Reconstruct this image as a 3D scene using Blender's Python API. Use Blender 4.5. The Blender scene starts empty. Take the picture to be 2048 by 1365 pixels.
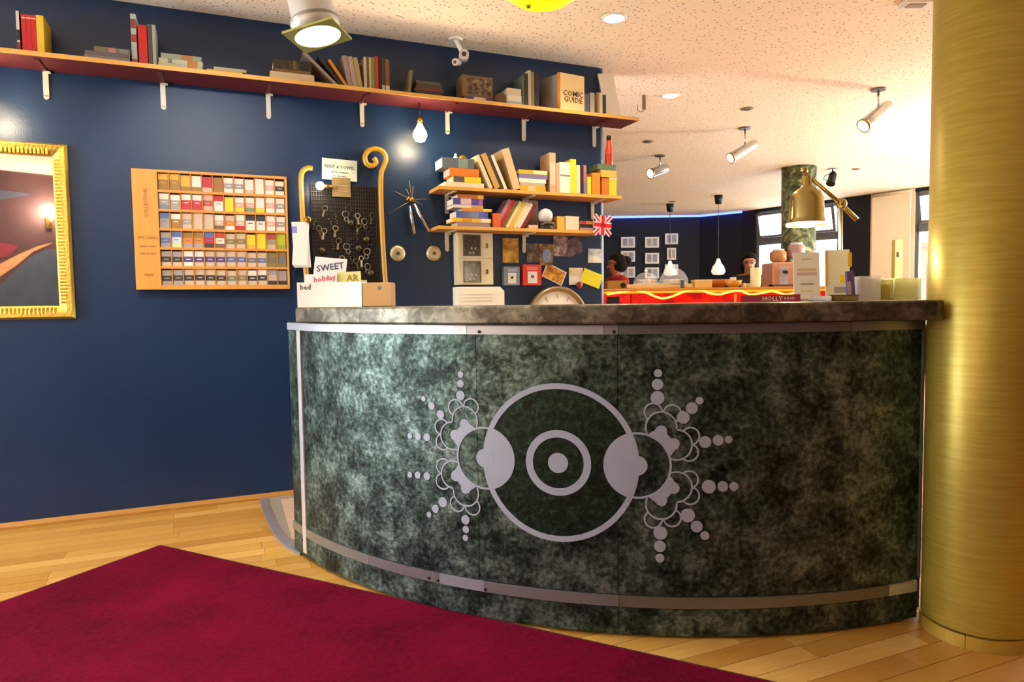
import bpy, bmesh, math, random
from mathutils import Vector, Matrix, Euler
random.seed(7)
SC = bpy.context.scene
COL = SC.collection
pi = math.pi

# ------------------------------------------------------------------ camera
F, CX, CY, EYE = 1360.6, 1024.0, 682.5, 1.2
PITCH, ROLL = 0.05704, 0.0135
fw = Vector((0, math.cos(PITCH), -math.sin(PITCH)))
u0_ = Vector((0, math.sin(PITCH), math.cos(PITCH)))
rt = Vector((1, 0, 0)) * math.cos(ROLL) - u0_ * math.sin(ROLL)
up = u0_ * math.cos(ROLL) + Vector((1, 0, 0)) * math.sin(ROLL)
OC = Vector((0, 0, EYE))
cam = bpy.data.cameras.new('camera')
cam.sensor_fit = 'HORIZONTAL'; cam.sensor_width = 36; cam.lens = F / 2048 * 36
cam.clip_start = 0.05
co = bpy.data.objects.new('camera', cam); COL.objects.link(co)
M = Matrix((rt, up, -fw)).transposed().to_4x4(); M.translation = OC
co.matrix_world = M
SC.camera = co

# ------------------------------------------------------------------ world, exposure
SC.view_settings.view_transform = 'Standard'
SC.view_settings.look = 'None'
SC.view_settings.gamma = 1
SC.view_settings.use_curve_mapping = False
SC.view_settings.exposure = 0.5
wd = bpy.data.worlds.new('overcast_sky'); SC.world = wd; wd.use_nodes = True
bg = wd.node_tree.nodes['Background']
bg.inputs[0].default_value = (0.86, 0.93, 1.0, 1); bg.inputs[1].default_value = 15.0

def rotdir(d):
    return Vector(d).to_track_quat('-Z', 'Y').to_euler()
def light(name, kind, loc, power, color=(1, 1, 1), size=0.1, d=None, spot=None, blend=0.4, parent=None):
    l = bpy.data.lights.new(name, kind); l.energy = power; l.color = color
    if kind in ('POINT', 'SPOT'): l.shadow_soft_size = size
    if kind == 'SPOT': l.spot_size = math.radians(spot); l.spot_blend = blend
    o = bpy.data.objects.new(name, l); COL.objects.link(o); o.location = loc
    if d is not None: o.rotation_euler = rotdir(d)
    if parent: o.parent = parent
    return o
def portal(loc, d, sx, sy):
    l = bpy.data.lights.new('window_portal', 'AREA'); l.shape = 'RECTANGLE'; l.size = sx; l.size_y = sy
    l.cycles.is_portal = True
    o = bpy.data.objects.new('window_portal', l); COL.objects.link(o); o.location = loc
    q = Vector(d).to_track_quat('-Z', 'Z'); o.rotation_euler = q.to_euler()
    return o
WARM = (1.0, 0.82, 0.58)
CEIL = 2.913

# ------------------------------------------------------------------ picture-to-place helpers (rays onto real planes)
def ray(x, y): return fw + rt * ((x - CX) / F) + up * ((CY - y) / F)
TH = 0.3996
WN = Vector((math.sin(TH), -math.cos(TH), 0)); WT = Vector((math.cos(TH), math.sin(TH), 0)); WB = Vector((0, 4.829, 0))
def U(x, y, d=0.0):
    r = ray(x, y); k = ((WB + WN * d - OC) @ WN) / (r @ WN); p = OC + r * k
    return (p - WB) @ WT, p.z
def WP(u, d, z): return WB + WT * u + WN * d + Vector((0, 0, z))
def atz(x, y, z=0.0):
    r = ray(x, y); return OC + r * ((z - EYE) / r.z)
def atY(x, y, Y):
    r = ray(x, y); return OC + r * (Y / r.y)
CC = Vector((0.7404, 4.5748, 0)); CR = 2.236
def cyl(x, y, R=CR):
    r = ray(x, y); a = r.x ** 2 + r.y ** 2; ox, oy = -CC.x, -CC.y
    b = 2 * (ox * r.x + oy * r.y); c = ox * ox + oy * oy - R * R
    k = (-b - math.sqrt(b * b - 4 * a * c)) / (2 * a); p = OC + r * k
    return math.atan2(p.x - CC.x, -(p.y - CC.y)) * CR, p.z

# ------------------------------------------------------------------ materials
def lin(c):
    if isinstance(c, str):
        c = c.lstrip('#'); c = [int(c[i:i + 2], 16) for i in (0, 2, 4)]
    return tuple((v / 255 / 12.92 if v / 255 <= 0.04045 else ((v / 255 + 0.055) / 1.055) ** 2.4) for v in c)
MATS = {}
def pm(col, rough=0.6, metal=0.0, var=0.12, scale=25.0, bump=0.0, bscale=None, emis=None, estr=0.0, name=None, stretch=None, spec=None, coat=0.0):
    key = (str(col), rough, metal, var, scale, bump, bscale, str(emis), estr, str(stretch), spec, coat)
    if key in MATS: return MATS[key]
    m = bpy.data.materials.new(name or 'mat'); m.use_nodes = True
    nt = m.node_tree; b = nt.nodes['Principled BSDF']
    c = lin(col)
    tc = nt.nodes.new('ShaderNodeTexCoord'); mp = nt.nodes.new('ShaderNodeMapping')
    nt.links.new(tc.outputs['Object'], mp.inputs[0])
    if stretch: mp.inputs['Scale'].default_value = stretch
    nz = nt.nodes.new('ShaderNodeTexNoise'); nz.inputs['Scale'].default_value = scale; nz.inputs['Detail'].default_value = 5
    nt.links.new(mp.outputs[0], nz.inputs['Vector'])
    mx = nt.nodes.new('ShaderNodeMix'); mx.data_type = 'RGBA'
    mx.inputs[6].default_value = (*[v * (1 - var) for v in c], 1); mx.inputs[7].default_value = (*[min(1, v * (1 + var)) for v in c], 1)
    nt.links.new(nz.outputs['Fac'], mx.inputs[0]); nt.links.new(mx.outputs[2], b.inputs['Base Color'])
    b.inputs['Roughness'].default_value = rough; b.inputs['Metallic'].default_value = metal
    if spec is not None: b.inputs['Specular IOR Level'].default_value = spec
    if coat: b.inputs['Coat Weight'].default_value = coat; b.inputs['Coat Roughness'].default_value = 0.15
    if bump:
        n2 = nt.nodes.new('ShaderNodeTexNoise'); n2.inputs['Scale'].default_value = bscale or scale * 3; n2.inputs['Detail'].default_value = 4
        nt.links.new(mp.outputs[0], n2.inputs['Vector'])
        bp = nt.nodes.new('ShaderNodeBump'); bp.inputs['Strength'].default_value = bump; bp.inputs['Distance'].default_value = 0.01
        nt.links.new(n2.outputs['Fac'], bp.inputs['Height']); nt.links.new(bp.outputs[0], b.inputs['Normal'])
    if emis is not None:
        b.inputs['Emission Color'].default_value = (*lin(emis), 1); b.inputs['Emission Strength'].default_value = estr
    MATS[key] = m
    return m
def glassy(col, alpha=0.25, rough=0.05, name='clear_plastic'):
    key = ('gl', col, alpha, rough)
    if key in MATS: return MATS[key]
    m = bpy.data.materials.new(name); m.use_nodes = True; nt = m.node_tree
    b = nt.nodes['Principled BSDF']; out = nt.nodes['Material Output']
    b.inputs['Base Color'].default_value = (*lin(col), 1); b.inputs['Roughness'].default_value = rough
    tr = nt.nodes.new('ShaderNodeBsdfTransparent'); mx = nt.nodes.new('ShaderNodeMixShader')
    fr = nt.nodes.new('ShaderNodeTexNoise'); fr.inputs['Scale'].default_value = 8
    mr = nt.nodes.new('ShaderNodeMapRange'); mr.inputs[3].default_value = alpha * 0.8; mr.inputs[4].default_value = min(1, alpha * 1.2)
    nt.links.new(fr.outputs['Fac'], mr.inputs[0]); nt.links.new(mr.outputs[0], mx.inputs[0])
    nt.links.new(tr.outputs[0], mx.inputs[1]); nt.links.new(b.outputs[0], mx.inputs[2]); nt.links.new(mx.outputs[0], out.inputs[0])
    MATS[key] = m
    return m
def ramp_mat(name, stops, scale, detail=8, rough=0.5, metal=0.0, bump=0.0, stretch=None, dist=0.0, second=None, spec=0.5):
    m = bpy.data.materials.new(name); m.use_nodes = True; nt = m.node_tree; b = nt.nodes['Principled BSDF']
    tc = nt.nodes.new('ShaderNodeTexCoord'); mp = nt.nodes.new('ShaderNodeMapping'); nt.links.new(tc.outputs['Object'], mp.inputs[0])
    if stretch: mp.inputs['Scale'].default_value = stretch
    nz = nt.nodes.new('ShaderNodeTexNoise'); nz.inputs['Scale'].default_value = scale; nz.inputs['Detail'].default_value = detail
    nz.inputs['Roughness'].default_value = 0.62; nz.inputs['Distortion'].default_value = dist
    nt.links.new(mp.outputs[0], nz.inputs['Vector'])
    fac = nz.outputs['Fac']
    if second:
        n2 = nt.nodes.new('ShaderNodeTexNoise'); n2.inputs['Scale'].default_value = second; n2.inputs['Detail'].default_value = 3
        nt.links.new(mp.outputs[0], n2.inputs['Vector'])
        ad = nt.nodes.new('ShaderNodeMath'); ad.operation = 'MULTIPLY_ADD'; ad.inputs[1].default_value = 0.55
        hf = nt.nodes.new('ShaderNodeMath'); hf.operation = 'MULTIPLY'; hf.inputs[1].default_value = 0.5
        nt.links.new(n2.outputs['Fac'], hf.inputs[0]); nt.links.new(fac, ad.inputs[0]); nt.links.new(hf.outputs[0], ad.inputs[2]); fac = ad.outputs[0]
    cr = nt.nodes.new('ShaderNodeValToRGB'); e = cr.color_ramp.elements
    while len(e) < len(stops): e.new(0.5)
    for el, (p, c) in zip(e, stops): el.position = p; el.color = (*lin(c), 1)
    nt.links.new(fac, cr.inputs[0]); nt.links.new(cr.outputs[0], b.inputs['Base Color'])
    b.inputs['Roughness'].default_value = rough; b.inputs['Metallic'].default_value = metal; b.inputs['Specular IOR Level'].default_value = spec
    if bump:
        bp = nt.nodes.new('ShaderNodeBump'); bp.inputs['Strength'].default_value = bump; bp.inputs['Distance'].default_value = 0.008
        nt.links.new(fac, bp.inputs['Height']); nt.links.new(bp.outputs[0], b.inputs['Normal'])
    return m
def ceiling_mat():
    m = bpy.data.materials.new('acoustic_ceiling'); m.use_nodes = True; nt = m.node_tree; b = nt.nodes['Principled BSDF']
    tc = nt.nodes.new('ShaderNodeTexCoord')
    v = nt.nodes.new('ShaderNodeTexVoronoi'); v.inputs['Scale'].default_value = 34
    n = nt.nodes.new('ShaderNodeTexNoise'); n.inputs['Scale'].default_value = 45; n.inputs['Detail'].default_value = 3
    va = nt.nodes.new('ShaderNodeVectorMath'); va.operation = 'MULTIPLY_ADD'; va.inputs[1].default_value = (0.03, 0.03, 0.03)
    nt.links.new(n.outputs['Color'], va.inputs[0]); nt.links.new(tc.outputs['Object'], va.inputs[2])
    nt.links.new(va.outputs[0], v.inputs['Vector'])
    cr = nt.nodes.new('ShaderNodeValToRGB'); e = cr.color_ramp.elements
    e[0].position = 0.13; e[0].color = (*lin('#9c866a'), 1); e[1].position = 0.26; e[1].color = (*lin('#f6ecd8'), 1)
    nt.links.new(v.outputs['Distance'], cr.inputs[0]); nt.links.new(cr.outputs[0], b.inputs['Base Color'])
    bp = nt.nodes.new('ShaderNodeBump'); bp.inputs['Strength'].default_value = 0.5; bp.inputs['Distance'].default_value = 0.006
    nt.links.new(cr.outputs[0], bp.inputs['Height']); nt.links.new(bp.outputs[0], b.inputs['Normal'])
    b.inputs['Roughness'].default_value = 0.9
    return m

M_BLUE = pm('#08294e', 0.36, var=0.16, scale=3.0, bump=0.12, bscale=160, name='navy_wall_paint')
M_CEIL = ceiling_mat()
M_CREAM = pm('#e8d9bf', 0.8, var=0.05, scale=4, name='cream_plaster')
M_DARK = pm('#0b0d1c', 0.8, var=0.3, scale=3, name='midnight_paint')
M_GREYM = pm('#6f7780', 0.45, 0.3, name='grey_window_metal')
M_WHITE = pm('#e9e7df', 0.55, var=0.04, name='white_card')
M_PAGES = pm('#e4dcc6', 0.85, var=0.12, scale=60, stretch=(1, 1, 12), name='paper_pages')
M_PALEMET = pm('#b9bac4', 0.42, 0.55, var=0.12, scale=20, name='pale_metal')
M_INLAY = pm('#9da6b8', 0.5, 0.15, var=0.06, scale=20, name='silver_paint')
M_CHROME = pm('#c9c9c9', 0.2, 0.95, var=0.05, name='chrome')
M_BLACK = pm('#0d0d0e', 0.5, name='black_plastic')
M_GOLD = pm('#b99a3c', 0.34, 0.75, var=0.1, scale=6, bump=0.05, bscale=80, name='gold_lacquer')
M_BRASS = pm('#b08d3e', 0.25, 0.95, var=0.08, scale=15, name='brass')
M_WOODL = pm('#c98d3f', 0.5, var=0.2, scale=14, stretch=(1, 8, 8), name='light_wood')
M_EDGE = pm('#d8a650', 0.5, var=0.15, scale=30, name='shelf_edge')
M_REDUND = pm('#4c0610', 0.6, var=0.12, name='red_shelf_paint')
M_STEEL = pm('#d0c9bb', 0.45, 0.2, var=0.06, name='white_bracket_steel')
M_ZINC = ramp_mat('patinated_zinc', [(0.36, '#0b110f'), (0.46, '#26322c'), (0.55, '#4a5c54'), (0.68, '#83968f')], 52, 6, 0.42, 0.72, 0.6, dist=0.1, second=9.0)
M_ZTOP = ramp_mat('zinc_countertop', [(0.35, '#322f26'), (0.5, '#565144'), (0.66, '#8a8474')], 30, 8, 0.4, 0.7, 0.2, dist=0.6, second=7)
M_RUG = ramp_mat('burgundy_pile', [(0.35, '#4a0118'), (0.5, '#5c0220'), (0.68, '#6e0429')], 60, 8, 0.95, 0, 0.7, second=3, spec=0.08)
FLOORMATS = [pm(c, 0.42, var=0.22, scale=5, stretch=(1.2, 16, 16), bump=0.03, bscale=60, name='oak_floor') for c in ('#bd9044', '#b18236', '#c79b52', '#ad7d34', '#b88942')]

# ------------------------------------------------------------------ mesh builder
class MB:
    def __init__(s): s.v = []; s.f = []; s.m = []; s.sm = []
    def add(s, vs, fs, mi=0, smooth=False, R=None):
        k = len(s.v)
        s.v += [tuple(R @ Vector(p)) if R is not None else tuple(p) for p in vs]
        for f in fs: s.f.append([i + k for i in f]); s.m.append(mi); s.sm.append(smooth)
        return s
    def box(s, c, d, R=None, mi=0):
        x, y, z = c; a, b, h = d[0] / 2, d[1] / 2, d[2] / 2
        vs = [(x + i * a, y + j * b, z + k * h) for i in (-1, 1) for j in (-1, 1) for k in (-1, 1)]
        return s.add(vs, [(0, 1, 3, 2), (4, 6, 7, 5), (0, 4, 5, 1), (2, 3, 7, 6), (0, 2, 6, 4), (1, 5, 7, 3)], mi, False, R)
    def lathe(s, prof, n=24, c=(0, 0, 0), R=None, mi=0, cap=True):
        vs = []; fs = []
        for r, z in prof:
            for i in range(n): a = 2 * pi * i / n; vs.append((c[0] + r * math.cos(a), c[1] + r * math.sin(a), c[2] + z))
        for j in range(len(prof) - 1):
            for i in range(n): k = (i + 1) % n; fs.append((j * n + i, j * n + k, (j + 1) * n + k, (j + 1) * n + i))
        s.add(vs, fs, mi, True, R)
        if cap:
            for j, flip in ((0, True), (len(prof) - 1, False)):
                if prof[j][0] > 1e-4:
                    f = [j * n + i for i in range(n)]
                    b = len(s.v) - len(vs)
                    s.f.append([i + b for i in (f[::-1] if flip else f)]); s.m.append(mi); s.sm.append(False)
        return s
    def tube(s, pts, r, n=8, mi=0, R=None, closed=False):
        pts = [Vector(p) for p in pts]; rs = r if isinstance(r, (list, tuple)) else [r] * len(pts)
        vs = []; fs = []; N = None
        L = len(pts)
        for i, p in enumerate(pts):
            t = (pts[min(i + 1, L - 1)] - pts[max(i - 1, 0)]).normalized()
            if N is None: N = t.orthogonal().normalized()
            N = (N - t * N.dot(t)); N = N.normalized() if N.length > 1e-6 else t.orthogonal().normalized()
            Bn = t.cross(N)
            for j in range(n):
                a = 2 * pi * j / n; vs.append(p + (N * math.cos(a) + Bn * math.sin(a)) * rs[i])
        for i in range(L - 1):
            for j in range(n): k = (j + 1) % n; fs.append((i * n + j, i * n + k, (i + 1) * n + k, (i + 1) * n + j))
        s.add(vs, fs, mi, True, R)
        b = len(s.v) - len(vs)
        s.f.append([b + j for j in range(n)][::-1]); s.m.append(mi); s.sm.append(False)
        s.f.append([b + (L - 1) * n + j for j in range(n)]); s.m.append(mi); s.sm.append(False)
        return s
    def sphere(s, c, r, n=16, m=10, R=None, mi=0, sq=(1, 1, 1)):
        prof = [(max(1e-5, r * math.sin(pi * i / m)), -r * math.cos(pi * i / m)) for i in range(m + 1)]
        vs = []; fs = []
        for rr, z in prof:
            for i in range(n): a = 2 * pi * i / n; vs.append((c[0] + sq[0] * rr * math.cos(a), c[1] + sq[1] * rr * math.sin(a), c[2] + sq[2] * z))
        for j in range(m):
            for i in range(n): k = (i + 1) % n; fs.append((j * n + i, j * n + k, (j + 1) * n + k, (j + 1) * n + i))
        return s.add(vs, fs, mi, True, R)
    def prism(s, poly, z0, z1, mi=0, R=None):
        n = len(poly); vs = [(x, y, z0) for x, y in poly] + [(x, y, z1) for x, y in poly]
        fs = [list(range(n))[::-1], [n + i for i in range(n)]] + [(i, (i + 1) % n, n + (i + 1) % n, n + i) for i in range(n)]
        return s.add(vs, fs, mi, False, R)
    def arc(s, r0, r1, a0, a1, z0, z1, n=24, mi=0):
        vs = []
        for i in range(n + 1):
            a = a0 + (a1 - a0) * i / n
            for r in (r0, r1):
                for z in (z0, z1): vs.append((r * math.sin(a), -r * math.cos(a), z))
        fs = []
        for i in range(n):
            b = i * 4; c = b + 4
            fs += [(b, c, c + 1, b + 1), (b + 2, b + 3, c + 3, c + 2), (b, b + 2, c + 2, c), (b + 1, c + 1, c + 3, b + 3)]
        fs += [(0, 1, 3, 2), (n * 4, n * 4 + 2, n * 4 + 3, n * 4 + 1)]
        return s.add(vs, fs, mi, False)
    def mesh(s, name):
        me = bpy.data.meshes.new(name); me.from_pydata(s.v, [], s.f)
        me.polygons.foreach_set('material_index', s.m); me.polygons.foreach_set('use_smooth', s.sm)
        bm = bmesh.new(); bm.from_mesh(me); bmesh.ops.recalc_face_normals(bm, faces=bm.faces); bm.to_mesh(me); bm.free()
        me.update(); return me
    def obj(s, name, mat, parent=None, loc=(0, 0, 0), rot=(0, 0, 0), bev=0.0, **pr):
        me = s.mesh(name)
        for m in (mat if isinstance(mat, (list, tuple)) else [mat]): me.materials.append(m)
        return link(name, me, parent, loc, rot, bev, **pr)
def link(name, data, parent=None, loc=(0, 0, 0), rot=(0, 0, 0), bev=0.0, **pr):
    o = bpy.data.objects.new(name, data); COL.objects.link(o); o.location = loc; o.rotation_euler = rot
    if parent: o.parent = parent
    for k, v in pr.items():
        if v is not None: o[k] = v
    if bev:
        b = o.modifiers.new('bevel', 'BEVEL'); b.width = bev; b.segments = 2; b.limit_method = 'ANGLE'
    return o
def thing(name, label, cat, loc=(0, 0, 0), rot=(0, 0, 0), group=None):
    return link(name, None, None, loc, rot, label=label, category=cat, group=group)
def text(body, size, mat, parent, loc, rot=(pi / 2, 0, 0), name='lettering', ext=0.0004, al='CENTER'):
    c = bpy.data.curves.new(name, 'FONT'); c.body = body; c.size = size; c.extrude = ext; c.align_x = al; c.align_y = 'CENTER'
    c.resolution_u = 1; c.offset = size * 0.010
    tmp = bpy.data.objects.new('tmp_text', c); COL.objects.link(tmp)
    dg = bpy.context.evaluated_depsgraph_get(); dg.update()
    me = bpy.data.meshes.new_from_object(tmp.evaluated_get(dg)); me.name = name
    bpy.data.objects.remove(tmp); me.materials.clear(); me.materials.append(mat)
    return link(name, me, parent, loc, rot)
WROT = (0, 0, TH)
def wloc(u, d, z): return tuple(WP(u, d, z))

# ================================================================== THE SETTING
def struct(name, mb, mat, **k):
    return mb.obj(name, mat, kind='structure', **k)
floor = struct('floor', MB().box((2.5, 6.1, -0.056), (14.5, 18, 0.1)), ramp_mat('oak_floor_far', [(0.3, '#a8742e'), (0.6, '#c9984a')], 6, 5, 0.42, 0, 0, (1, 10, 1)))
struct('ceiling', MB().box((2.5, 6.1, CEIL + 0.05), (14.5, 18, 0.1)), M_CEIL)
UEND = 0.776
# blue wall with rounded end
poly = [(-5.2, 0.0), (UEND - 0.05, 0.0)] + [(UEND - 0.05 + 0.05 * math.sin(a), 0.05 - 0.05 * math.cos(a)) for a in [i * pi / 16 for i in range(1, 9)]] + [(UEND, 0.16), (-5.2, 0.16)]
wb = MB().prism(poly, 0, CEIL); struct('wall_back', wb, M_BLUE, loc=tuple(WB), rot=WROT)
struct('baseboard_back', MB().prism([(0, 0), (0.018, 0), (0.018, 0.012), (0.006, 0.034), (0, 0.034)], -4.9, -0.9, R=Matrix(((0, 0, 1), (-1, 0, 0), (0, 1, 0)))), pm('#a8762c', 0.5, var=0.2, scale=9, stretch=(1, 14, 14)), loc=tuple(WB + WN * 0.0005), rot=WROT)
# far room shell
RWP = Vector((4.54, 13.42, 0)); RWD = Vector((1.96, -2.67, 0)).normalized(); RWA = math.atan2(RWD.y, RWD.x)
struct('wall_far', MB().prism([(-1.2, 14.05), (3.86, 14.0), (4.54, 13.42), (4.75, 13.62), (3.95, 14.25), (-1.2, 14.25)], 0, CEIL), M_DARK)
struct('wall_far_left', MB().box((-1.25, 9.9, CEIL / 2), (0.1, 8.6, CEIL)), M_DARK)
def ww(x, y):
    r = ray(x, y); n = Vector((RWD.y, -RWD.x, 0)); k = ((RWP - OC) @ n) / (r @ n); p = OC + r * k
    return (p - RWP) @ RWD, p.z
# window wall: local x along wall, local +y outside
wr = MB()
def seg(mb, x0, x1, z0, z1, y0=0.0, y1=0.2): mb.box(((x0 + x1) / 2, (y0 + y1) / 2, (z0 + z1) / 2), (x1 - x0, y1 - y0, z1 - z0))
WIN = [(0.30, 1.95), (3.16, 4.75), (5.1, 6.6)]
seg(wr, -0.1, 0.30, 0, CEIL); seg(wr, 1.95, 2.47, 0, CEIL); seg(wr, 4.75, 5.1, 0, CEIL); seg(wr, 6.6, 7.4, 0, CEIL)
for a, b in WIN: seg(wr, a, b, 0, 0.7); seg(wr, a, b, 2.86, CEIL)
struct('wall_right', wr, M_DARK, loc=tuple(RWP), rot=(0, 0, RWA))
wc = MB(); seg(wc, 2.47, 3.16, 0, CEIL); struct('wall_right_cream', wc, pm('#efe0c4', 0.75, var=0.05, scale=3), loc=tuple(RWP), rot=(0, 0, RWA))
for i, (a, b) in enumerate(WIN):
    fr = MB()
    for x in (a + 0.03, b - 0.03): seg(fr, x - 0.03, x + 0.03, 0.7, 2.86, 0.02, 0.1)
    for z in (0.73, 2.30, 2.83): seg(fr, a, b, z - 0.035 - (0.04 if z == 2.30 else 0), z + 0.03 + (0.03 if z == 2.30 else 0), 0.02, 0.1)
    fo = struct('window_%d' % (i + 2), fr, M_GREYM, loc=tuple(RWP), rot=(0, 0, RWA))
    # tilted open hopper sash in the top light, hinged at the bottom
    hs = MB(); w = b - a - 0.14; h = 0.46
    hs.box((0, 0, 0.02), (w, 0.03, 0.04)); hs.box((0, 0, h - 0.02), (w, 0.03, 0.04))
    for sx in (-1, 1): hs.box((sx * (w / 2 - 0.02), 0, h / 2), (0.04, 0.03, h))
    so = hs.obj('sash', M_GREYM, fo, ((a + b) / 2, 0.0, 2.36), (0.22, 0, 0))
    MB().box((0, 0, h / 2), (w - 0.08, 0.006, h - 0.08)).obj('pane', glassy('#e8f2fa', 0.08), so)
    p2 = MB(); seg(p2, a + 0.06, b - 0.06, 0.77, 2.22, 0.055, 0.06); p2.obj('pane', glassy('#e8f2fa', 0.08), fo)
    cen = RWP + RWD * ((a + b) / 2) + Vector((0, 0, 1.78)); nin = Vector((RWD.y, -RWD.x, 0)); nin = -nin if nin.y > 0 else nin
    portal(cen - nin * 0.24, nin, b - a, 2.16)
# building across the street, seen through the rightmost window
bl = thing('street_building', 'brown brick building across the street beyond the right window', 'building', (10.1, 16.2, 0), (0, 0, RWA))
MB().box((0, 0, 1.1), (2.6, 2.5, 2.4)).obj('wall', pm('#8a6a50', 0.85, var=0.2, scale=5), bl)
MB().box((0, -0.1, 2.36), (2.8, 2.6, 0.12)).obj('cornice', pm('#6f5240', 0.8), bl)
for i in range(2): MB().box((-0.6 + i * 1.2, -1.26, 1.4), (0.6, 0.04, 1.1)).obj('window', pm('#3a2f2a', 0.3), bl)
# front (behind camera), side and left walls
struct('wall_front', MB().box((2.2, -2.35, CEIL / 2), (13.6, 0.2, CEIL)), pm('#5d3a38', 0.7, var=0.15, scale=2))
ws = MB()
for (y0, y1, z0, z1) in ((-2.4, 3.9, 0, CEIL), (7.7, 8.3, 0, CEIL), (3.9, 7.7, 0, 0.4), (3.9, 7.7, 2.75, CEIL)): ws.box((9.0, (y0 + y1) / 2, (z0 + z1) / 2), (0.2, y1 - y0, z1 - z0))
struct('wall_side', ws, M_CREAM)
w5 = MB()  # unseen side window, added so daylight reaches the far ceiling and counter end
for y in (3.93, 5.16, 6.43, 7.67): w5.box((9.0, y, 1.57), (0.08, 0.06, 2.35))
for z in (0.43, 2.1, 2.72): w5.box((9.0, 5.8, z), (0.08, 3.8, 0.06))
w5o = struct('window_5', w5, M_GREYM); MB().box((9.0, 5.8, 1.57), (0.006, 3.74, 2.3)).obj('pane', glassy('#e8f2fa', 0.08), w5o)
portal((9.14, 5.8, 1.57), (-1, 0, 0), 3.8, 2.35)
wl = MB(); X = -4.4
for (y0, y1, z0, z1) in ((-2.5, 0.8, 0, CEIL), (2.6, 3.6, 0, CEIL), (0.8, 2.6, 0, 0.2), (0.8, 2.6, 2.55, CEIL)):
    wl.box((X, (y0 + y1) / 2, (z0 + z1) / 2), (0.2, y1 - y0, z1 - z0))
struct('wall_left', wl, M_CREAM)
w1 = MB()
for y in (0.83, 1.7, 2.57): w1.box((X, y, 1.375), (0.08, 0.06, 2.35))
for z in (0.23, 1.1, 2.52): w1.box((X, 1.7, z), (0.08, 1.8, 0.06))
w1o = struct('window_1', w1, M_GREYM)
MB().box((X, 1.7, 1.375), (0.006, 1.74, 2.29)).obj('pane', glassy('#e8f2fa', 0.08), w1o)
portal((X - 0.14, 1.7, 1.375), (1, 0, 0), 1.8, 2.35)
def added_torchiere(x, y, label, pw):  # unseen uplighters, added to brighten the ceiling
    t = thing('added_floor_lamp', label, 'added floor lamp', (x, y, 0))
    MB().lathe([(0.14, 0), (0.14, 0.02), (0.02, 0.03)], 28).obj('base', M_BRASS, t); MB().tube([(0, 0, 0.02), (0, 0, 1.75)], 0.012).obj('pole', M_BRASS, t)
    sh_ = MB().lathe([(0.02, 1.74), (0.09, 1.77), (0.17, 1.86)], 32, cap=False).obj('shade', M_BRASS, t)
    MB().sphere((0, 0, 1.83), 0.035, 14, 8).obj('bulb', pm('#ffffff', 0.4, emis='#ffe2b0', estr=20), t)
    light('added_floor_lamp_light', 'POINT', (0, 0, 1.89), pw, WARM, 0.06, parent=t)
added_torchiere(-3.3, -1.3, 'added unseen brass uplighter floor lamp behind the camera at left', 110)
added_torchiere(5.2, 6.5, 'added unseen brass uplighter floor lamp beyond the gold column', 220)
# mural on the wall behind the camera (seen in the mirror)
mu = thing('mural', 'abstract mural of a pale sweeping band reflected in the gold mirror', 'mural', (-1.5, -2.249, 0))
MB().box((0, 0, 1.95), (3.2, 0.004, 1.9)).obj('ground', pm('#4a2a2c', 0.7, var=0.35, scale=3), mu)
def mural(poly, y, mat):
    m = MB(); n = len(poly); m.add([(x + 1.5, y, z) for x, z in poly] , [list(range(n))]); m.add([(x + 1.5, y - 0.003, z) for x, z in poly], [list(range(n))]); return m.obj('painted_shape', mat, mu)
mural([(-2.9, 1.0), (-1.15, 1.0), (-1.15, 1.97), (-1.3, 1.96), (-1.5, 1.84), (-1.8, 1.5), (-2.9, 1.2)], 0.006, pm('#3d4654', 0.7, var=0.4, scale=6))
mural([(-1.22, 2.05), (-1.4, 1.99), (-1.6, 1.88), (-1.85, 1.72), (-2.3, 1.55), (-2.3, 1.38), (-1.9, 1.52), (-1.62, 1.75), (-1.45, 1.92)][::-1], 0.010, pm('#c98a5c', 0.6, var=0.3, scale=8))
mural([(-1.6, 1.98), (-1.75, 2.02), (-2.4, 2.0), (-2.4, 1.78), (-1.95, 1.78), (-1.7, 1.86)], 0.008, pm('#7d2436', 0.6, var=0.3, scale=5))
mural([(-1.4, 2.65), (-1.9, 2.5), (-2.5, 2.1), (-2.5, 2.3), (-1.9, 2.68)], 0.008, pm('#454558', 0.6, var=0.3, scale=5))
def sconce(x, z, label):
    t = thing('wall_sconce', label, 'wall lamp', (x, -2.23, z))
    MB().box((0, 0.005, -0.02), (0.07, 0.02, 0.16)).obj('back_plate', M_BRASS, t)
    MB().tube([(0, 0.01, -0.05), (0, 0.06, -0.07), (0, 0.09, -0.03)], 0.008).obj('arm', M_BRASS, t)
    MB().lathe([(0.013, -0.03), (0.013, 0.06), (0.008, 0.065)], 12, (0, 0.09, 0)).obj('candle_tube', M_WHITE, t)
    MB().lathe([(0.006, 0.065), (0.017, 0.09), (0.012, 0.12), (0.002, 0.14)], 12, (0, 0.09, 0)).obj('bulb', pm('#fff0d0', 0.4, emis='#ffdba0', estr=25), t)
    light('sconce_light', 'POINT', (0, 0.14, 0.1), 30, WARM, 0.05, parent=t)
sconce(-1.26, 2.33, 'candle wall lamp reflected at right edge of the gold mirror')

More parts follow.
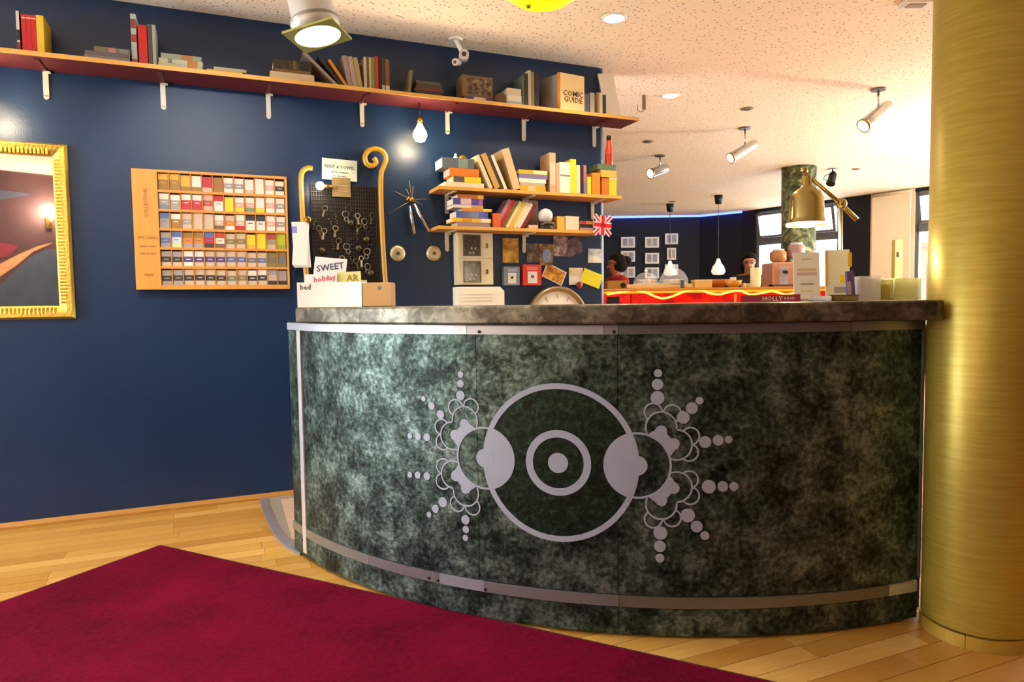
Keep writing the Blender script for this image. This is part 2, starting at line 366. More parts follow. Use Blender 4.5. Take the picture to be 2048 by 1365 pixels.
# floor boards, run along the blue wall
K = Vector((-1.774, 3.339, 0)); RD = Vector((0.894, -0.448, 0)); LD = Vector((-0.448, -0.894, 0))
def inrug(p):
    q = p - K; a, b = q @ RD, q @ LD; return a > 0.02 and b > 0.02
def px(p):
    v = Vector(p) - OC; d = v @ fw
    return (CX + F * (v @ rt) / d, CY - F * (v @ up) / d) if d > 0.3 else (9999, 9999)
plank_me = MB().box((0, 0, -0.004), (0.898, 0.0875, 0.008)).mesh('floorboard')
plank_ms = []
for m in FLOORMATS:
    me = plank_me.copy(); me.materials.append(m); plank_ms.append(me)
BW = 0.09
for j in range(46):
    d = 0.02 + BW * (j + 0.5)
    off = random.random() * 0.9
    for i in range(-5, 5):
        u = i * 0.9 + off
        c = WP(u, d, 0); cs = [WP(u + a * 0.45, d + b * 0.045, 0) for a in (-1, 0, 1) for b in (-1, 1)]
        if all(inrug(q) for q in cs): continue
        if all((q - CC).length < CR - 0.02 for q in cs): continue
        if not any(-150 < px(q)[0] < 2200 and 960 < px(q)[1] < 1430 for q in cs): continue
        if not (-4.0 < c.x < 3.2 and c.y > 1.2): continue
        link('floorboard', random.choice(plank_ms), floor, (c.x, c.y, 0.0), (0, 0, TH))

# rug
rg = MB(); a, b = 4.6, 3.0
P = [K, K + RD * a, K + RD * a + LD * b, K + LD * b]
ro = thing('rug', 'large burgundy pile rug lying on the wooden floor', 'rug', (0, 0, 0))
rg.prism([(p.x, p.y) for p in P], 0.0005, 0.010).obj('pile', M_RUG, ro, bev=0.003)
bo = MB()
for p, q, s in ((P[0], P[1], RD), (P[0], P[3], LD)):
    mid = (p + q) / 2; L = (q - p).length
    bo.box((0, 0, 0.005), (L, 0.012, 0.0085), Matrix.Translation(mid) @ Matrix.Rotation(math.atan2(s.y, s.x), 4, 'Z'))
bo.obj('bound_edge', pm('#3d0a1c', 0.9), ro)

# tiled step behind the counter's left end
S = lambda s: s / CR
SL, SR = cyl(581, 800)[0], 0.764
tl = struct('floor_tiles', MB().prism([(-1.56, 4.16), (-1.33, 3.67), (-1.16, 3.36), (-1.04, 3.22), (-0.9, 3.25), (-0.5, 3.9), (-0.7, 4.5)][::-1], -0.004, 0.008), pm('#8d857c', 0.8))
bp_ = [atz(x, y) for x, y in ((516, 992), (524, 1020), (536, 1050), (552, 1078), (572, 1098), (600, 1113))]
bq_ = [atz(x, y) for x, y in ((534, 996), (543, 1022), (553, 1046), (568, 1070), (585, 1090), (606, 1106))]
st = MB()
for i in range(5):
    q = [bp_[i], bp_[i + 1], bq_[i + 1], bq_[i]]; st.prism([(p.x, p.y) for p in q], 0.0, 0.012)
struct('trim_1', st, pm('#8f8b92', 0.45, 0.4))
tm = MB().box((0, 0, 0), (0.094, 0.094, 0.006)).mesh('tile'); tm.materials.append(pm('#c4ab98', 0.4, var=0.15, scale=12))
for i in range(-4, 14):
    for j in range(-2, 14):
        c = Vector((-1.5, 4.14, 0)) + WT * (i * 0.098) + WN * (j * 0.098)
        ok = (c - CC).length > CR + 0.035 or math.atan2(c.x - CC.x, CC.y - c.y) < S(SL) - 0.035
        # right of the border strip
        for k in range(5):
            e = bq_[k + 1] - bq_[k]; g = c - bq_[k]
            if min(bq_[k].y, bq_[k + 1].y) - 0.02 <= c.y <= max(bq_[k].y, bq_[k + 1].y) + 0.02 and e.x * g.y - e.y * g.x < 0.045 * e.length: ok = False
        if c.y > 4.829 + math.tan(TH) * c.x - 0.06 or c.y < 3.25 or c.x < -1.5 or c.x > -0.85: ok = False
        if ok: link('tile', tm, tl, (c.x, c.y, 0.0085), (0, 0, TH))

# gold column
gc = (1.6505, 2.377, 0)
colu = thing('round_column', 'round gold lacquered column standing at the counter end', 'column', gc)
MB().lathe([(0.170, 0.05), (0.172, 0.055), (0.172, CEIL - 0.002)], 64).obj('shaft', ramp_mat('gold_column_lacquer', [(0.3, '#a48d34'), (0.5, '#ac963c'), (0.7, '#b49f46')], 6, 3, 0.4, 0.45, 0.0, (1, 1, 16)), colu)
rgm = pm('#b3923a', 0.4, 0.4, var=0.15)
for i in range(6):
    a0 = i * pi / 3 + 0.28; MB().arc(0.155, 0.176, a0, a0 + pi / 3 - 0.012, 0.0, 0.046, 12).obj('base_ring', rgm, colu)

# ================================================================== COUNTER
cnt = thing('reception_counter', 'curved reception counter clad in mottled green-grey zinc with silver emblem', 'counter', tuple(CC))
S = lambda s: s / CR
SL, SR = cyl(581, 800)[0], 0.764
sm1 = cyl(955, 900)[0]; sm2 = cyl(1237, 1220)[0]
ZB = 1.119
bounds = [SL, sm1, sm2, SR]
for i in range(3):
    a, b = S(bounds[i]) + 0.0004, S(bounds[i + 1]) - 0.0004
    MB().arc(CR - 0.03, CR, a, b, 0.155, ZB, 40).obj('cladding_panel', M_ZINC, cnt)
    MB().arc(CR - 0.03, CR + 0.002, a, b, 0.012, 0.108, 40).obj('kick_panel', M_ZINC, cnt)
MB().arc(CR - 0.06, CR - 0.03, S(SL), S(SR), 0.0, ZB, 60).obj('carcass', pm('#1b1714', 0.8), cnt)
# top strip
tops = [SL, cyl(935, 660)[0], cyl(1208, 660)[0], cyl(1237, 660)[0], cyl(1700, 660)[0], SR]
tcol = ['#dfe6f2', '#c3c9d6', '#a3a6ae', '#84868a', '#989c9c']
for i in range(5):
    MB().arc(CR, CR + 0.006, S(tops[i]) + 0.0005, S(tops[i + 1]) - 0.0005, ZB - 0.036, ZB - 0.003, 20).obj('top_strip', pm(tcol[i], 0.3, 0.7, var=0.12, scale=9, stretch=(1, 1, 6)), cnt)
bots = [SL, cyl(740, 1120)[0], cyl(880, 1160)[0], cyl(970, 1180)[0], cyl(1238, 1205)[0], cyl(1775, 1195)[0], SR - 0.005]
bcol = ['#8f8d84', '#7f7a7c', '#9fa3ae', '#868488', '#7d7a6c', '#cfd0c6']
for i in range(6):
    MB().arc(CR - 0.01, CR + 0.007, S(bots[i]) + 0.0004, S(bots[i + 1]) - 0.0004, 0.112, 0.151, 16).obj('bottom_strip', pm(bcol[i], 0.38, 0.55, var=0.15, scale=14), cnt)
for x, y in ((860, 1155), (878, 1160), (972, 1178), (1770, 1195), (960, 664), (1228, 664), (608, 1080)):
    s, z = cyl(x, y); a = S(s); rr = CR + 0.0075
    MB().lathe([(0.006, 0), (0.006, 0.002), (0.003, 0.003)], 10, R=Matrix.Translation((rr * math.sin(a), -rr * math.cos(a), z)) @ Matrix.Rotation(a, 4, 'Z') @ Matrix.Rotation(pi / 2, 4, 'X')).obj('screw', M_BLACK, cnt)
ls = cyl(603, 800)[0]
MB().arc(CR, CR + 0.007, S(ls - 0.02), S(ls + 0.02), 0.03, ZB - 0.037, 4).obj('edge_strip', pm('#e4e4e6', 0.35, 0.6), cnt)
MB().arc(CR - 0.035, CR + 0.008, S(SR), S(SR + 0.008), 0.16, ZB, 4).obj('edge_strip', pm('#80888c', 0.35, 0.6), cnt)
MB().arc(CR - 0.105, CR - 0.07, S(SR - 0.03), S(0.87), 0.0, ZB, 6).obj('filler_panel', pm('#1b1714', 0.8), cnt)
# emblem
def cpt(s, z, r): a = s / CR; return (r * math.sin(a), -r * math.cos(a), z)
def csheet(mb, strips, fans, h=0.003):
    r1, r0 = CR + h, CR - 0.001
    for A, Bq in strips:           # two matching polylines (s,z)
        n = len(A); vs = [cpt(*p, r1) for p in A] + [cpt(*p, r1) for p in Bq] + [cpt(*p, r0) for p in A] + [cpt(*p, r0) for p in Bq]
        fs = []
        for i in range(n - 1):
            fs += [(i, i + 1, n + i + 1, n + i), (i, 2 * n + i, 2 * n + i + 1, i + 1), (n + i, n + i + 1, 3 * n + i + 1, 3 * n + i)]
        mb.add(vs, fs)
    for c, ring in fans:
        n = len(ring); vs = [cpt(*c, r1)] + [cpt(*p, r1) for p in ring] + [cpt(*p, r0) for p in ring]
        fs = [(0, 1 + i, 1 + (i + 1) % n) for i in range(n)] + [(1 + i, 1 + n + i, 1 + n + (i + 1) % n, 1 + (i + 1) % n) for i in range(n)]
        mb.add(vs, fs)
    return mb
def circ(c, r, n=64, a0=0, a1=2 * pi, end=True): return [(c[0] + r * math.cos(a0 + (a1 - a0) * i / n), c[1] + r * math.sin(a0 + (a1 - a0) * i / n)) for i in range(n + (1 if end else 0))]
s_l, s_r = cyl(966, 926)[0], cyl(1280, 926)[0]; z_t, z_b = cyl(1122, 768)[1], cyl(1122, 1083)[1]
EC = ((s_l + s_r) / 2, (z_t + z_b) / 2); ER = ((s_r - s_l) + (z_t - z_b)) / 4; PXM = ER / 157.0
def ring(ri, ro, c, h=0.003, n=96): return csheet(MB(), [(circ(c, ri, n), circ(c, ro, n))], [], h)
emb = ring(ER - 11 * PXM, ER, EC).obj('emblem', M_INLAY, cnt, label='silver circle emblem inlaid on the counter front')
ring(50.5 * PXM, 65 * PXM, EC).obj('emblem_ring', M_INLAY, emb)
csheet(MB(), [], [(EC, circ(EC, 20 * PXM, 40, end=False))]).obj('emblem_dot', M_INLAY, emb)
ctr_dark = ramp_mat('dark_green_enamel', [(0.4, '#09150e'), (0.55, '#1c3124'), (0.7, '#375040')], 44, 9, 0.4, 0.5, 0.3, dist=0.8)
fl = MB(); rr_ = [8 * k * PXM for k in range(0, 19)] + [ER - 10.5 * PXM]
for k in range(len(rr_) - 1):
    csheet(fl, [(circ(EC, max(rr_[k], 1e-4), 48), circ(EC, rr_[k + 1], 48))], [], 0.0012)
fl.obj('emblem_ground', ctr_dark, emb)
SRD = 64.5 * PXM; OFFS = ER - 4 * PXM
for sg in (-1, 1):
    c = (EC[0] + sg * OFFS, EC[1])
    ring(SRD - 4 * PXM, SRD, c, 0.0026, 72).obj('emblem_ring', M_INLAY, emb)
    def inbig(p): return math.hypot(p[0] - EC[0], p[1] - EC[1]) < ER - 3 * PXM
    arcp = [p for p in circ(c, SRD, 120, pi / 2, pi / 2 + 2 * pi, end=False)]
    ins = [p for p in arcp if inbig(p)]
    ins.sort(key=lambda p: math.atan2(p[1] - c[1], -sg * (p[0] - c[0])))
    a_lo = math.atan2(ins[0][1] - EC[1], sg * (ins[0][0] - EC[0])); a_hi = math.atan2(ins[-1][1] - EC[1], sg * (ins[-1][0] - EC[0]))
    back = [(EC[0] + sg * (ER - 3 * PXM) * math.cos(a_hi + (a_lo - a_hi) * i / 12), EC[1] + (ER - 3 * PXM) * math.sin(a_hi + (a_lo - a_hi) * i / 12)) for i in range(1, 12)]
    csheet(MB(), [], [((c[0] - sg * SRD * 0.5, c[1]), ins + back)], 0.0032).obj('emblem_moon', M_INLAY, emb)
    csheet(MB(), [], [(c, circ(c, 19 * PXM, 32, end=False))], 0.0034).obj('emblem_dot', M_INLAY, emb)
    for vs_ in (1, -1):
        def pol(ang, r): return (c[0] + sg * r * PXM * math.cos(math.radians(ang)), c[1] + vs_ * r * PXM * math.sin(math.radians(ang)))
        # outline lobes, drawn only where they lie outside their neighbours
        LOB = [(pol(59, 87), 29), (pol(29, 84), 29), (pol(57, 120), 16.5), (pol(74, 108), 16.5), (pol(30, 115), 16.5), (pol(15, 101), 16.5)]
        pm_ = MB()
        for k, (lc, lr) in enumerate(LOB):
            hid = ([(c, 64.5)] + [LOB[0], LOB[1]]) if k > 1 else [(c, 64.5), LOB[1 - k]]
            run = []
            def flush():
                if len(run) > 2:
                    pm_w = 1.5 * PXM
                    A = [(lc[0] + (p[0] - lc[0]) * (1 - 1.5 / lr), lc[1] + (p[1] - lc[1]) * (1 - 1.5 / lr)) for p in run]
                    Bq = [(lc[0] + (p[0] - lc[0]) * (1 + 1.5 / lr), lc[1] + (p[1] - lc[1]) * (1 + 1.5 / lr)) for p in run]
                    csheet(pm_, [(A, Bq)], [], 0.0024)
                run.clear()
            base = math.atan2(c[1] - lc[1], c[0] - lc[0])
            for p in circ(lc, lr * PXM, 72, base, base + 2 * pi):
                if any(math.hypot(p[0] - h[0][0], p[1] - h[0][1]) < (h[1] - 0.5) * PXM for h in hid): flush()
                else: run.append(p)
            flush()
        pm_.obj('emblem_petal_outline', M_INLAY, emb)
        pe = MB()
        a0, a1 = 18, 70
        A = [pol(a0 + (a1 - a0) * i / 16, 63.5) for i in range(17)]
        Bq = [pol(a0 + (a1 - a0) * i / 16, 66 + 17 * math.sin(pi * i / 16) ** 0.6) for i in range(17)]
        csheet(pe, [(A, Bq)], [], 0.0028)
        for an in (56, 32): csheet(pe, [], [(pol(an, 84), [pol(an - 9, 74), pol(an - 7.5, 84), pol(an - 4.5, 89.5), pol(an, 92), pol(an + 4.5, 89.5), pol(an + 7.5, 84), pol(an + 9, 74)])], 0.0027)
        pe.obj('emblem_petal', M_INLAY, emb)
DL = [(460, 160, 22), (460, 220, 25), (460, 297, 32), (220, 318, 18), (272, 365, 26), (330, 420, 30), (132, 560, 20), (185, 563, 25), (242, 568, 27), (132, 812, 20), (182, 815, 25), (242, 822, 27), (345, 990, 34), (298, 1035, 28), (255, 1072, 20), (492, 1105, 31), (495, 1168, 25), (492, 1223, 21)]
DR = [(670, 145, 24), (667, 215, 33), (667, 298, 40), (928, 315, 22), (880, 362, 34), (827, 420, 37), (1108, 557, 22), (1043, 562, 31), (962, 572, 35), (1140, 848, 26), (1072, 848, 31), (985, 850, 40), (855, 1028, 41), (910, 1097, 35), (960, 1153, 26), (685, 1137, 40), (682, 1220, 34), (682, 1293, 26)]
for dd, ox, sc_ in ((DL, 780, 3.25), (DR, 1100, 3.1025)):
    for x, y, r in dd:
        s, z = cyl(ox + x / sc_, 700 + y / sc_); csheet(MB(), [], [((s, z), circ((s, z), r / sc_ * PXM, 20, end=False))]).obj('emblem_dot', M_INLAY, emb)
# countertop
R1 = CR + 0.05; R0 = CR - 0.50
out = []
a_l = S(cyl(590, 630, R1)[0] )
for i in range(41):
    a = a_l + (0.06 - a_l) * i / 40; out.append((R1 * math.sin(a), -R1 * math.cos(a)))
yl = 2.302 - CC.y
out += [(1.0 - CC.x, yl + 0.012), (1.25 - CC.x, yl), (1.44 - CC.x, yl), (1.478 - CC.x, yl + 0.02), (1.470 - CC.x, yl + 0.06), (1.466 - CC.x, 2.40 - CC.y), (1.482 - CC.x, 2.48 - CC.y), (1.53 - CC.x, 2.545 - CC.y), (1.60 - CC.x, 2.565 - CC.y), (1.66 - CC.x, 2.57 - CC.y), (1.66 - CC.x, 3.0 - CC.y)]
for i in range(31):
    a = 0.50 + (a_l - 0.50) * i / 30; out.append((R0 * math.sin(a), -R0 * math.cos(a)))
ct = MB().prism(out, ZB + 0.001, 1.188).obj('countertop', M_ZTOP, None, tuple(CC), bev=0.008, label='thick grey-brown metal countertop lying on the curved reception counter', category='countertop')
ZT = 1.188

# ================================================================== WALL SHELVES
def shelf(name, label, uL, uR, ztop, depth, th, brs, brlen):
    t = thing(name, label, 'shelf', wloc(0, 0, 0), WROT)
    MB().box(((uL + uR) / 2, -depth / 2, ztop - th / 2), (uR - uL, depth - 0.004, th)).obj('board', [M_REDUND if depth > 0.23 else M_WOODL], t)
    MB().box(((uL + uR) / 2, -depth + 0.001, ztop - th / 2), (uR - uL, 0.004, th + 0.001)).obj('front_edge', M_EDGE, t)
    MB().box(((uL + uR) / 2, -depth / 2, ztop + 0.0004), (uR - uL, depth, 0.0012)).obj('top_veneer', M_WOODL, t)
    for u in brs:
        b = MB(); zt = ztop - th
        b.box((u, -0.006, zt - brlen / 2), (0.026, 0.010, brlen)); b.lathe([(0.013, 0), (0.013, 0.010)], 12, R=Matrix.Translation((u, -0.001, zt - brlen)) @ Matrix.Rotation(pi / 2, 4, 'X'))
        b.box((u, -depth * 0.42, zt - 0.004), (0.022, depth * 0.84, 0.008), mi=1)
        b.box((u + 0.012, -0.02, zt - 0.012), (0.03, 0.03, 0.006))
        b.obj('bracket', [M_STEEL, M_REDUND if depth > 0.23 else M_STEEL], t)
    return t
ZS, ZM, ZL = 2.508, 1.950, 1.697
shelf('wall_shelf', 'long high shelf with red underside running under the ceiling', -4.0, U(1278, 236, 0.25)[0], ZS, 0.25, 0.022, [U(x, 160, 0)[0] for x in (92, 325, 535, 722, 893, 1046, 1187)], 0.14)
shelf('wall_shelf', 'upper of two short wooden book shelves above the counter', U(877, 375, 0.22)[0], U(1244, 388, 0.22)[0], ZM, 0.22, 0.02, [U(x, 395, 0)[0] for x in (893, 1047, 1184)], 0.115)
shelf('wall_shelf', 'lower short wooden shelf with travel guides and a flag', U(877, 452, 0.22)[0], U(1207, 463, 0.22)[0], ZL, 0.22, 0.02, [U(x, 470, 0)[0] for x in (893, 1047)], 0.115)

def book_mesh(w, dp, h, spine, cover=None, bands=None):
    """upright: spine faces local -y, x = thickness, origin at base centre"""
    m = MB(); mats = [pm(spine, 0.5, var=0.06, scale=30)]
    c = 0.0025 if w > 0.012 else w * 0.18
    m.box((0, -dp / 2 + 0.0015, h / 2), (w, 0.003, h))
    ci = 0
    if cover: mats.append(pm(cover, 0.5, var=0.1, scale=12)); ci = 1
    for s in (-1, 1): m.box((s * (w / 2 - c / 2), 0.0015, h / 2), (c, dp - 0.003, h), mi=ci)
    if bands:
        for z0, z1, col in bands:
            mats.append(pm(col, 0.5, var=0.1, scale=40)); m.box((0, -dp / 2 - 0.0004, h * (z0 + z1) / 2), (w * 0.94, 0.0012, h * (z1 - z0)), mi=len(mats) - 1)
    return m, mats, MB().box((0, 0.001, h / 2), (w - 2 * c - 0.0005, dp - 0.010, h - 0.008))
def put_book(m, mats, pg, label, loc, rot, group, cat='book', name='book'):
    o = m.obj(name, mats, None, loc, rot, label=label, category=cat, group=group)
    p = pg.obj('pages', M_PAGES, o)
    return o
def upright(label, x0, x1, yt, zs, col, grp, df=0.20, dp=0.15, tilt=0.0, cover=None, bands=None, top=None, twist=0.0):
    """tilt>0: top leans to the right (radians)"""
    ym = (yt + U(0, 0, df)[1] * 0 + 0)  # row used for the horizontal reading
    uA = U(x0, yt, df)[0]; uB = U(x1, yt, df)[0]; zt = U((x0 + x1) / 2, yt, df)[1]
    w = max(0.004, uB - uA); h = max(0.05, (zt - zs) / max(0.3, math.cos(tilt)))
    m, mats, pg = book_mesh(w, dp, h, col, cover, bands)
    uc = (uA + uB) / 2 - math.sin(tilt) * h
    p = wloc(uc, df - dp / 2, zs + 0.001 + abs(math.sin(tilt)) * w / 2)
    R = Matrix.Rotation(TH + twist, 3, 'Z') @ Matrix.Rotation(tilt, 3, 'Y')
    return put_book(m, mats, pg, label, p, R.to_euler(), grp)
class Stack:
    def __init__(s, zs, df, grp): s.z = zs + 0.001; s.df = df; s.g = grp
    def add(s, label, x0, x1, yt, yb, col, cover=None, dp=0.15, bands=None, df=None, twist=0.0):
        df = df or s.df
        uA, zA = U(x0, yt, df); uB, _ = U(x1, yt, df); t = max(0.006, U(x0, yt, df)[1] - U(x0, yb, df)[1]); L = uB - uA
        m, mats, pg = book_mesh(t, dp, L, col, cover, bands)
        R = Matrix.Rotation(TH + twist, 3, 'Z') @ Matrix.Rotation(pi / 2, 3, 'Y')   # local z -> +x(u), local x -> -z
        p = wloc(uA, df - dp / 2, s.z + t / 2)
        o = put_book(m, mats, pg, label, p, R.to_euler(), s.g); s.z += t + 0.0006; return o
GA = 'books on the long high shelf'
upright('thin white and black book at far left of high shelf', 31, 37, 22, ZS, '#c8c4bc', GA, bands=[(0, 0.25, '#7a1420'), (0.3, 0.55, '#1a1a1e')], cover='#15151c')
for i, w in enumerate(('leftmost', 'middle', 'rightmost')):
    upright('red hardback on high shelf, %s of three identical red ones' % w, 41.5 + i * 10, 51 + i * 10, 29 + i, ZS, '#b81218', GA, bands=[(0.05, 0.07, '#e8b0a0'), (0.9, 0.93, '#e8b0a0')])
upright('thick yellow book beside three red books on high shelf', 71.5, 86, 31, ZS, '#d8b81e', GA, dp=0.17, cover='#b9990f', bands=[(0.05, 0.9, '#d8bd2e')])
k = Stack(ZS, 0.21, GA)
k.add('grey book at bottom of stack left of tall thin book', 168, 259, 101, 111, '#77777c')
k.add('dark grey book, middle of stack left of tall thin book', 169, 259, 92, 100, '#5d5e66')
k.add('olive and pink book on top of stack left of tall thin book', 187, 259, 81, 91, '#6d6550', bands=[(0.4, 0.6, '#a5756d'), (0.7, 0.95, '#6f7f82')])
upright('tall thin white and red magazine file on high shelf', 260, 271, 28, ZS, '#a9b6b2', GA, bands=[(0.72, 0.9, '#8c3b3a'), (0.45, 0.6, '#9a3d3c'), (0, 0.12, '#8e4b55')])
upright('single red book between magazine and grey books on high shelf', 275, 293, 50, ZS, '#b5121c', GA, bands=[(0.08, 0.95, '#c4202a')])
upright('dark olive grey book right of the single red book', 294.5, 302, 49, ZS, '#4d4a40', GA)
upright('pale grey book second right of the single red book', 303, 310, 50, ZS, '#9aa09c', GA)
k = Stack(ZS, 0.21, GA)
k.add('pale green book at bottom of pale stack with orange band', 316, 404, 120, 130, '#a7a98c', bands=[(0.64, 0.88, '#b07428')])
k.add('cream book, middle of pale stack with orange band', 317, 405, 110, 119, '#b3b296', bands=[(0.64, 0.88, '#b07428'), (0.2, 0.3, '#6f7a70')])
k.add('grey green book on top of pale stack with orange band', 321, 402, 99, 109, '#8f9480', bands=[(0.5, 0.78, '#a56f30')])
k = Stack(ZS, 0.21, GA)
k.add('thin yellow book lying flat on high shelf near ceiling lamp', 413, 484, 131, 138, '#c99a26')
k.add('thin pale booklet on the flat yellow book', 427, 492, 124, 130, '#9fa08a')
k = Stack(ZS, 0.21, GA)
k.add('thick white book at bottom of stack below the black volumes', 540, 628, 140, 157, '#c9b795')
k.add('thin brown book between white book and black volumes', 548, 621, 133, 139, '#6f5128')
k.add('black volume with gold title on high shelf stack', 546, 622, 113, 132, '#1a1712', bands=[(0.04, 0.7, '#3a3422'), (0.1, 0.2, '#77683c'), (0.3, 0.42, '#77683c'), (0.52, 0.62, '#77683c')])
upright('grey book leaning far left below the ceiling lamp', 604, 610, 106, ZS, '#8b8174', GA, tilt=-0.83)
upright('black book leaning left between grey and orange books', 634, 641, 115, ZS, '#16151f', GA, tilt=-0.70)
upright('orange spined book leaning left on high shelf', 655, 661, 121, ZS, '#c07c1e', GA, tilt=-0.60)
for i, (x, c) in enumerate(((684, '#8d7d78'), (694.5, '#a08e80'), (705, '#a08c58'))):
    upright('tall %s book leaning left below the ceiling lamp' % ('mauve grey', 'beige', 'straw coloured')[i], x, x + 9.3, 112 + i * 2, ZS, c, GA, tilt=-0.17)
upright('narrow cream book left of dark brown book on high shelf', 727, 732.5, 114, ZS, '#b29f82', GA)
upright('narrow dark brown book beside cream and green books', 733, 737, 114, ZS, '#54401f', GA)
upright('tan book touching the green book on high shelf', 737.5, 741.8, 115, ZS, '#b7a266', GA)
upright('green book in upright row on high shelf', 742.2, 748.5, 115, ZS, '#5f7f3c', GA)
upright('bright red book right of the green book', 749, 756, 113, ZS, '#b3281a', GA)
upright('plain black book right of the bright red book', 757, 762, 116, ZS, '#101014', GA)
upright('dark brown book with white spine label, left of two', 762.5, 769, 117, ZS, '#3a2a22', GA, bands=[(0.02, 0.2, '#a8a8a0')])
upright('brown book with white spine label at end of upright row', 770, 778, 119, ZS, '#6d4c26', GA, bands=[(0.02, 0.2, '#b8b8ac')])
upright('olive book leaning on the dark stack on high shelf', 820, 826, 141, ZS, '#6b6347', GA, tilt=0.12)
k = Stack(ZS, 0.20, GA)
k.add('tan book at bottom of dark stack below security camera', 831, 872, 177, 182, '#a98b4a')
k.add('dark book second from bottom of dark stack', 832, 884, 171, 177, '#2a2326')
k.add('maroon book in middle of dark stack below camera', 831, 886, 163, 170, '#5e2626')
k.add('olive brown book below the top of the dark stack', 833, 884, 156, 162, '#3d3728')
k.add('dark grey book on top of dark stack below camera', 832, 880, 149, 155, '#4c473c')
k = Stack(ZS, 0.20, GA)
k.add('purple and white book under the brown picture box', 930, 988, 184, 194, '#4c3f78', bands=[(0.3, 0.7, '#c9bfae')])
uA = U(925, 165, 0.2)[0]; uB = U(986, 165, 0.2)[0]
bx = thing('picture_box', 'brown picture printed box on high shelf', 'box', wloc((uA + uB) / 2, 0.13, k.z), WROT)
hb = U(950, 151, 0.2)[1] - k.z
MB().box((0, 0, hb / 2), (uB - uA, 0.13, hb)).obj('carton', pm('#6e573c', 0.6, var=0.2), bx, bev=0.003)
MB().box((0.01, -0.0655, hb / 2), ((uB - uA) * 0.78, 0.001, hb * 0.75)).obj('print', ramp_mat('box_print', [(0.4, '#35281c'), (0.55, '#6b5238'), (0.65, '#94805c')], 40, 4, 0.5), bx)
k = Stack(ZS, 0.21, GA)
k.add('pale blue book under white books on high shelf', 1013, 1044, 195, 203, '#9fb4bd')
k.add('white book lying above the pale blue book', 1013, 1043, 181, 194, '#d6cab4', bands=[(0.1, 0.9, '#e2d8c6')])
k.add('white book on top of pile beside brown roll', 1014, 1042, 167, 180, '#cdbfa6')
u, z = U(994, 190, 0.15)
MB().tube([(0, -0.085, 0), (0, 0.085, 0)], 0.034, 16).obj('paper_roll', pm('#5e3f1e', 0.7), None, wloc(u, 0.14, ZS + 0.036), WROT, label='brown paper roll beside white books on high shelf', category='roll')
for lb, x0, x1, yt, c in (('narrow grey green book left of black volume on high shelf', 1044.5, 1047.5, 150, '#56625c'), ('thick black book left of cream books on high shelf', 1048, 1055, 147, '#111114'), ('tall cream book right of thick black book', 1056, 1061.5, 141, '#b9ae8e'), ('straw book second right of thick black book', 1062, 1068, 144, '#8c7a4e'), ('black book left of big orange spined guide', 1069, 1078, 146, '#15131a')):
    upright(lb, x0, x1, yt, ZS, c, GA)
# big guide standing with its corner to the room
u, z = U(1119, 214, 0.235); h = U(1119, 146, 0.235)[1] - ZS
gb = thing('book', 'big orange spined guide book standing open on high shelf', 'book', wloc(u, 0.232, ZS + 0.001), (0, 0, TH), GA)
def panel(w, t, h, ang, col, nm):
    R = Matrix.Rotation(ang, 4, 'Z'); return MB().box((w / 2, 0, h / 2), (w, t, h), R).obj(nm, pm(col, 0.5, var=0.12, scale=15), gb)
panel(0.20, 0.03, h, 0.12, '#e6c98c', 'front_cover')
panel(0.17, 0.004, h * 0.98, pi * 0.62, '#8a837c', 'back_cover')
MB().tube([(0, 0, 0), (0, 0, h)], 0.014, 8).obj('spine', pm('#e08a1a', 0.5), gb)
for i, (tx, zz, sz) in enumerate((('COMIC', 0.46, 0.052), ('GUIDE', 0.29, 0.052))):
    text(tx, sz, pm('#3d3420', 0.7), gb, (0.104 * math.cos(0.12) + 0.016 * math.sin(0.12), 0.104 * math.sin(0.12) - 0.0165, h * zz), (pi / 2, 0, 0.12))
upright('small blue grey book right of big guide on high shelf', 1167, 1178, 188, ZS, '#5b5f7c', GA, dp=0.12)
upright('white booklet left of brown roll by the wall end', 1180, 1189, 186, ZS, '#b9b2a2', GA, dp=0.12)
u, _ = U(1195, 200, 0.17)
MB().tube([(0, 0, 0), (0, 0, U(1195, 186, 0.17)[1] - ZS)], 0.012, 14).obj('paper_tube', pm('#b78d5c', 0.7), None, wloc(u, 0.17, ZS + 0.001), label='tan cardboard tube standing near the end of high shelf', category='tube')
upright('white booklet right of the tan tube on high shelf', 1199, 1205, 186, ZS, '#d9d0ba', GA, dp=0.12)
upright('dark green booklet beside the leaning white board', 1206, 1212, 190, ZS, '#2f3d33', GA, dp=0.12)
# leaning white board at the shelf end
uA, zA = U(1217, 224, 0.10); uB, _ = U(1247, 224, 0.10)
lb_ = thing('white_board', 'tall white board leaning at the right end of high shelf', 'board', wloc((uA + uB) / 2, 0.07, ZS + 0.004), WROT)
hbd = U(1212, 140, 0.1)[1] - ZS
MB().box((0, 0, hbd / 2), (uB - uA, 0.012, min(hbd, 0.385)), Matrix.Rotation(-0.13, 4, 'Y') @ Matrix.Rotation(-0.12, 4, 'X')).obj('panel', pm('#ece3cf', 0.6, var=0.05), lb_)

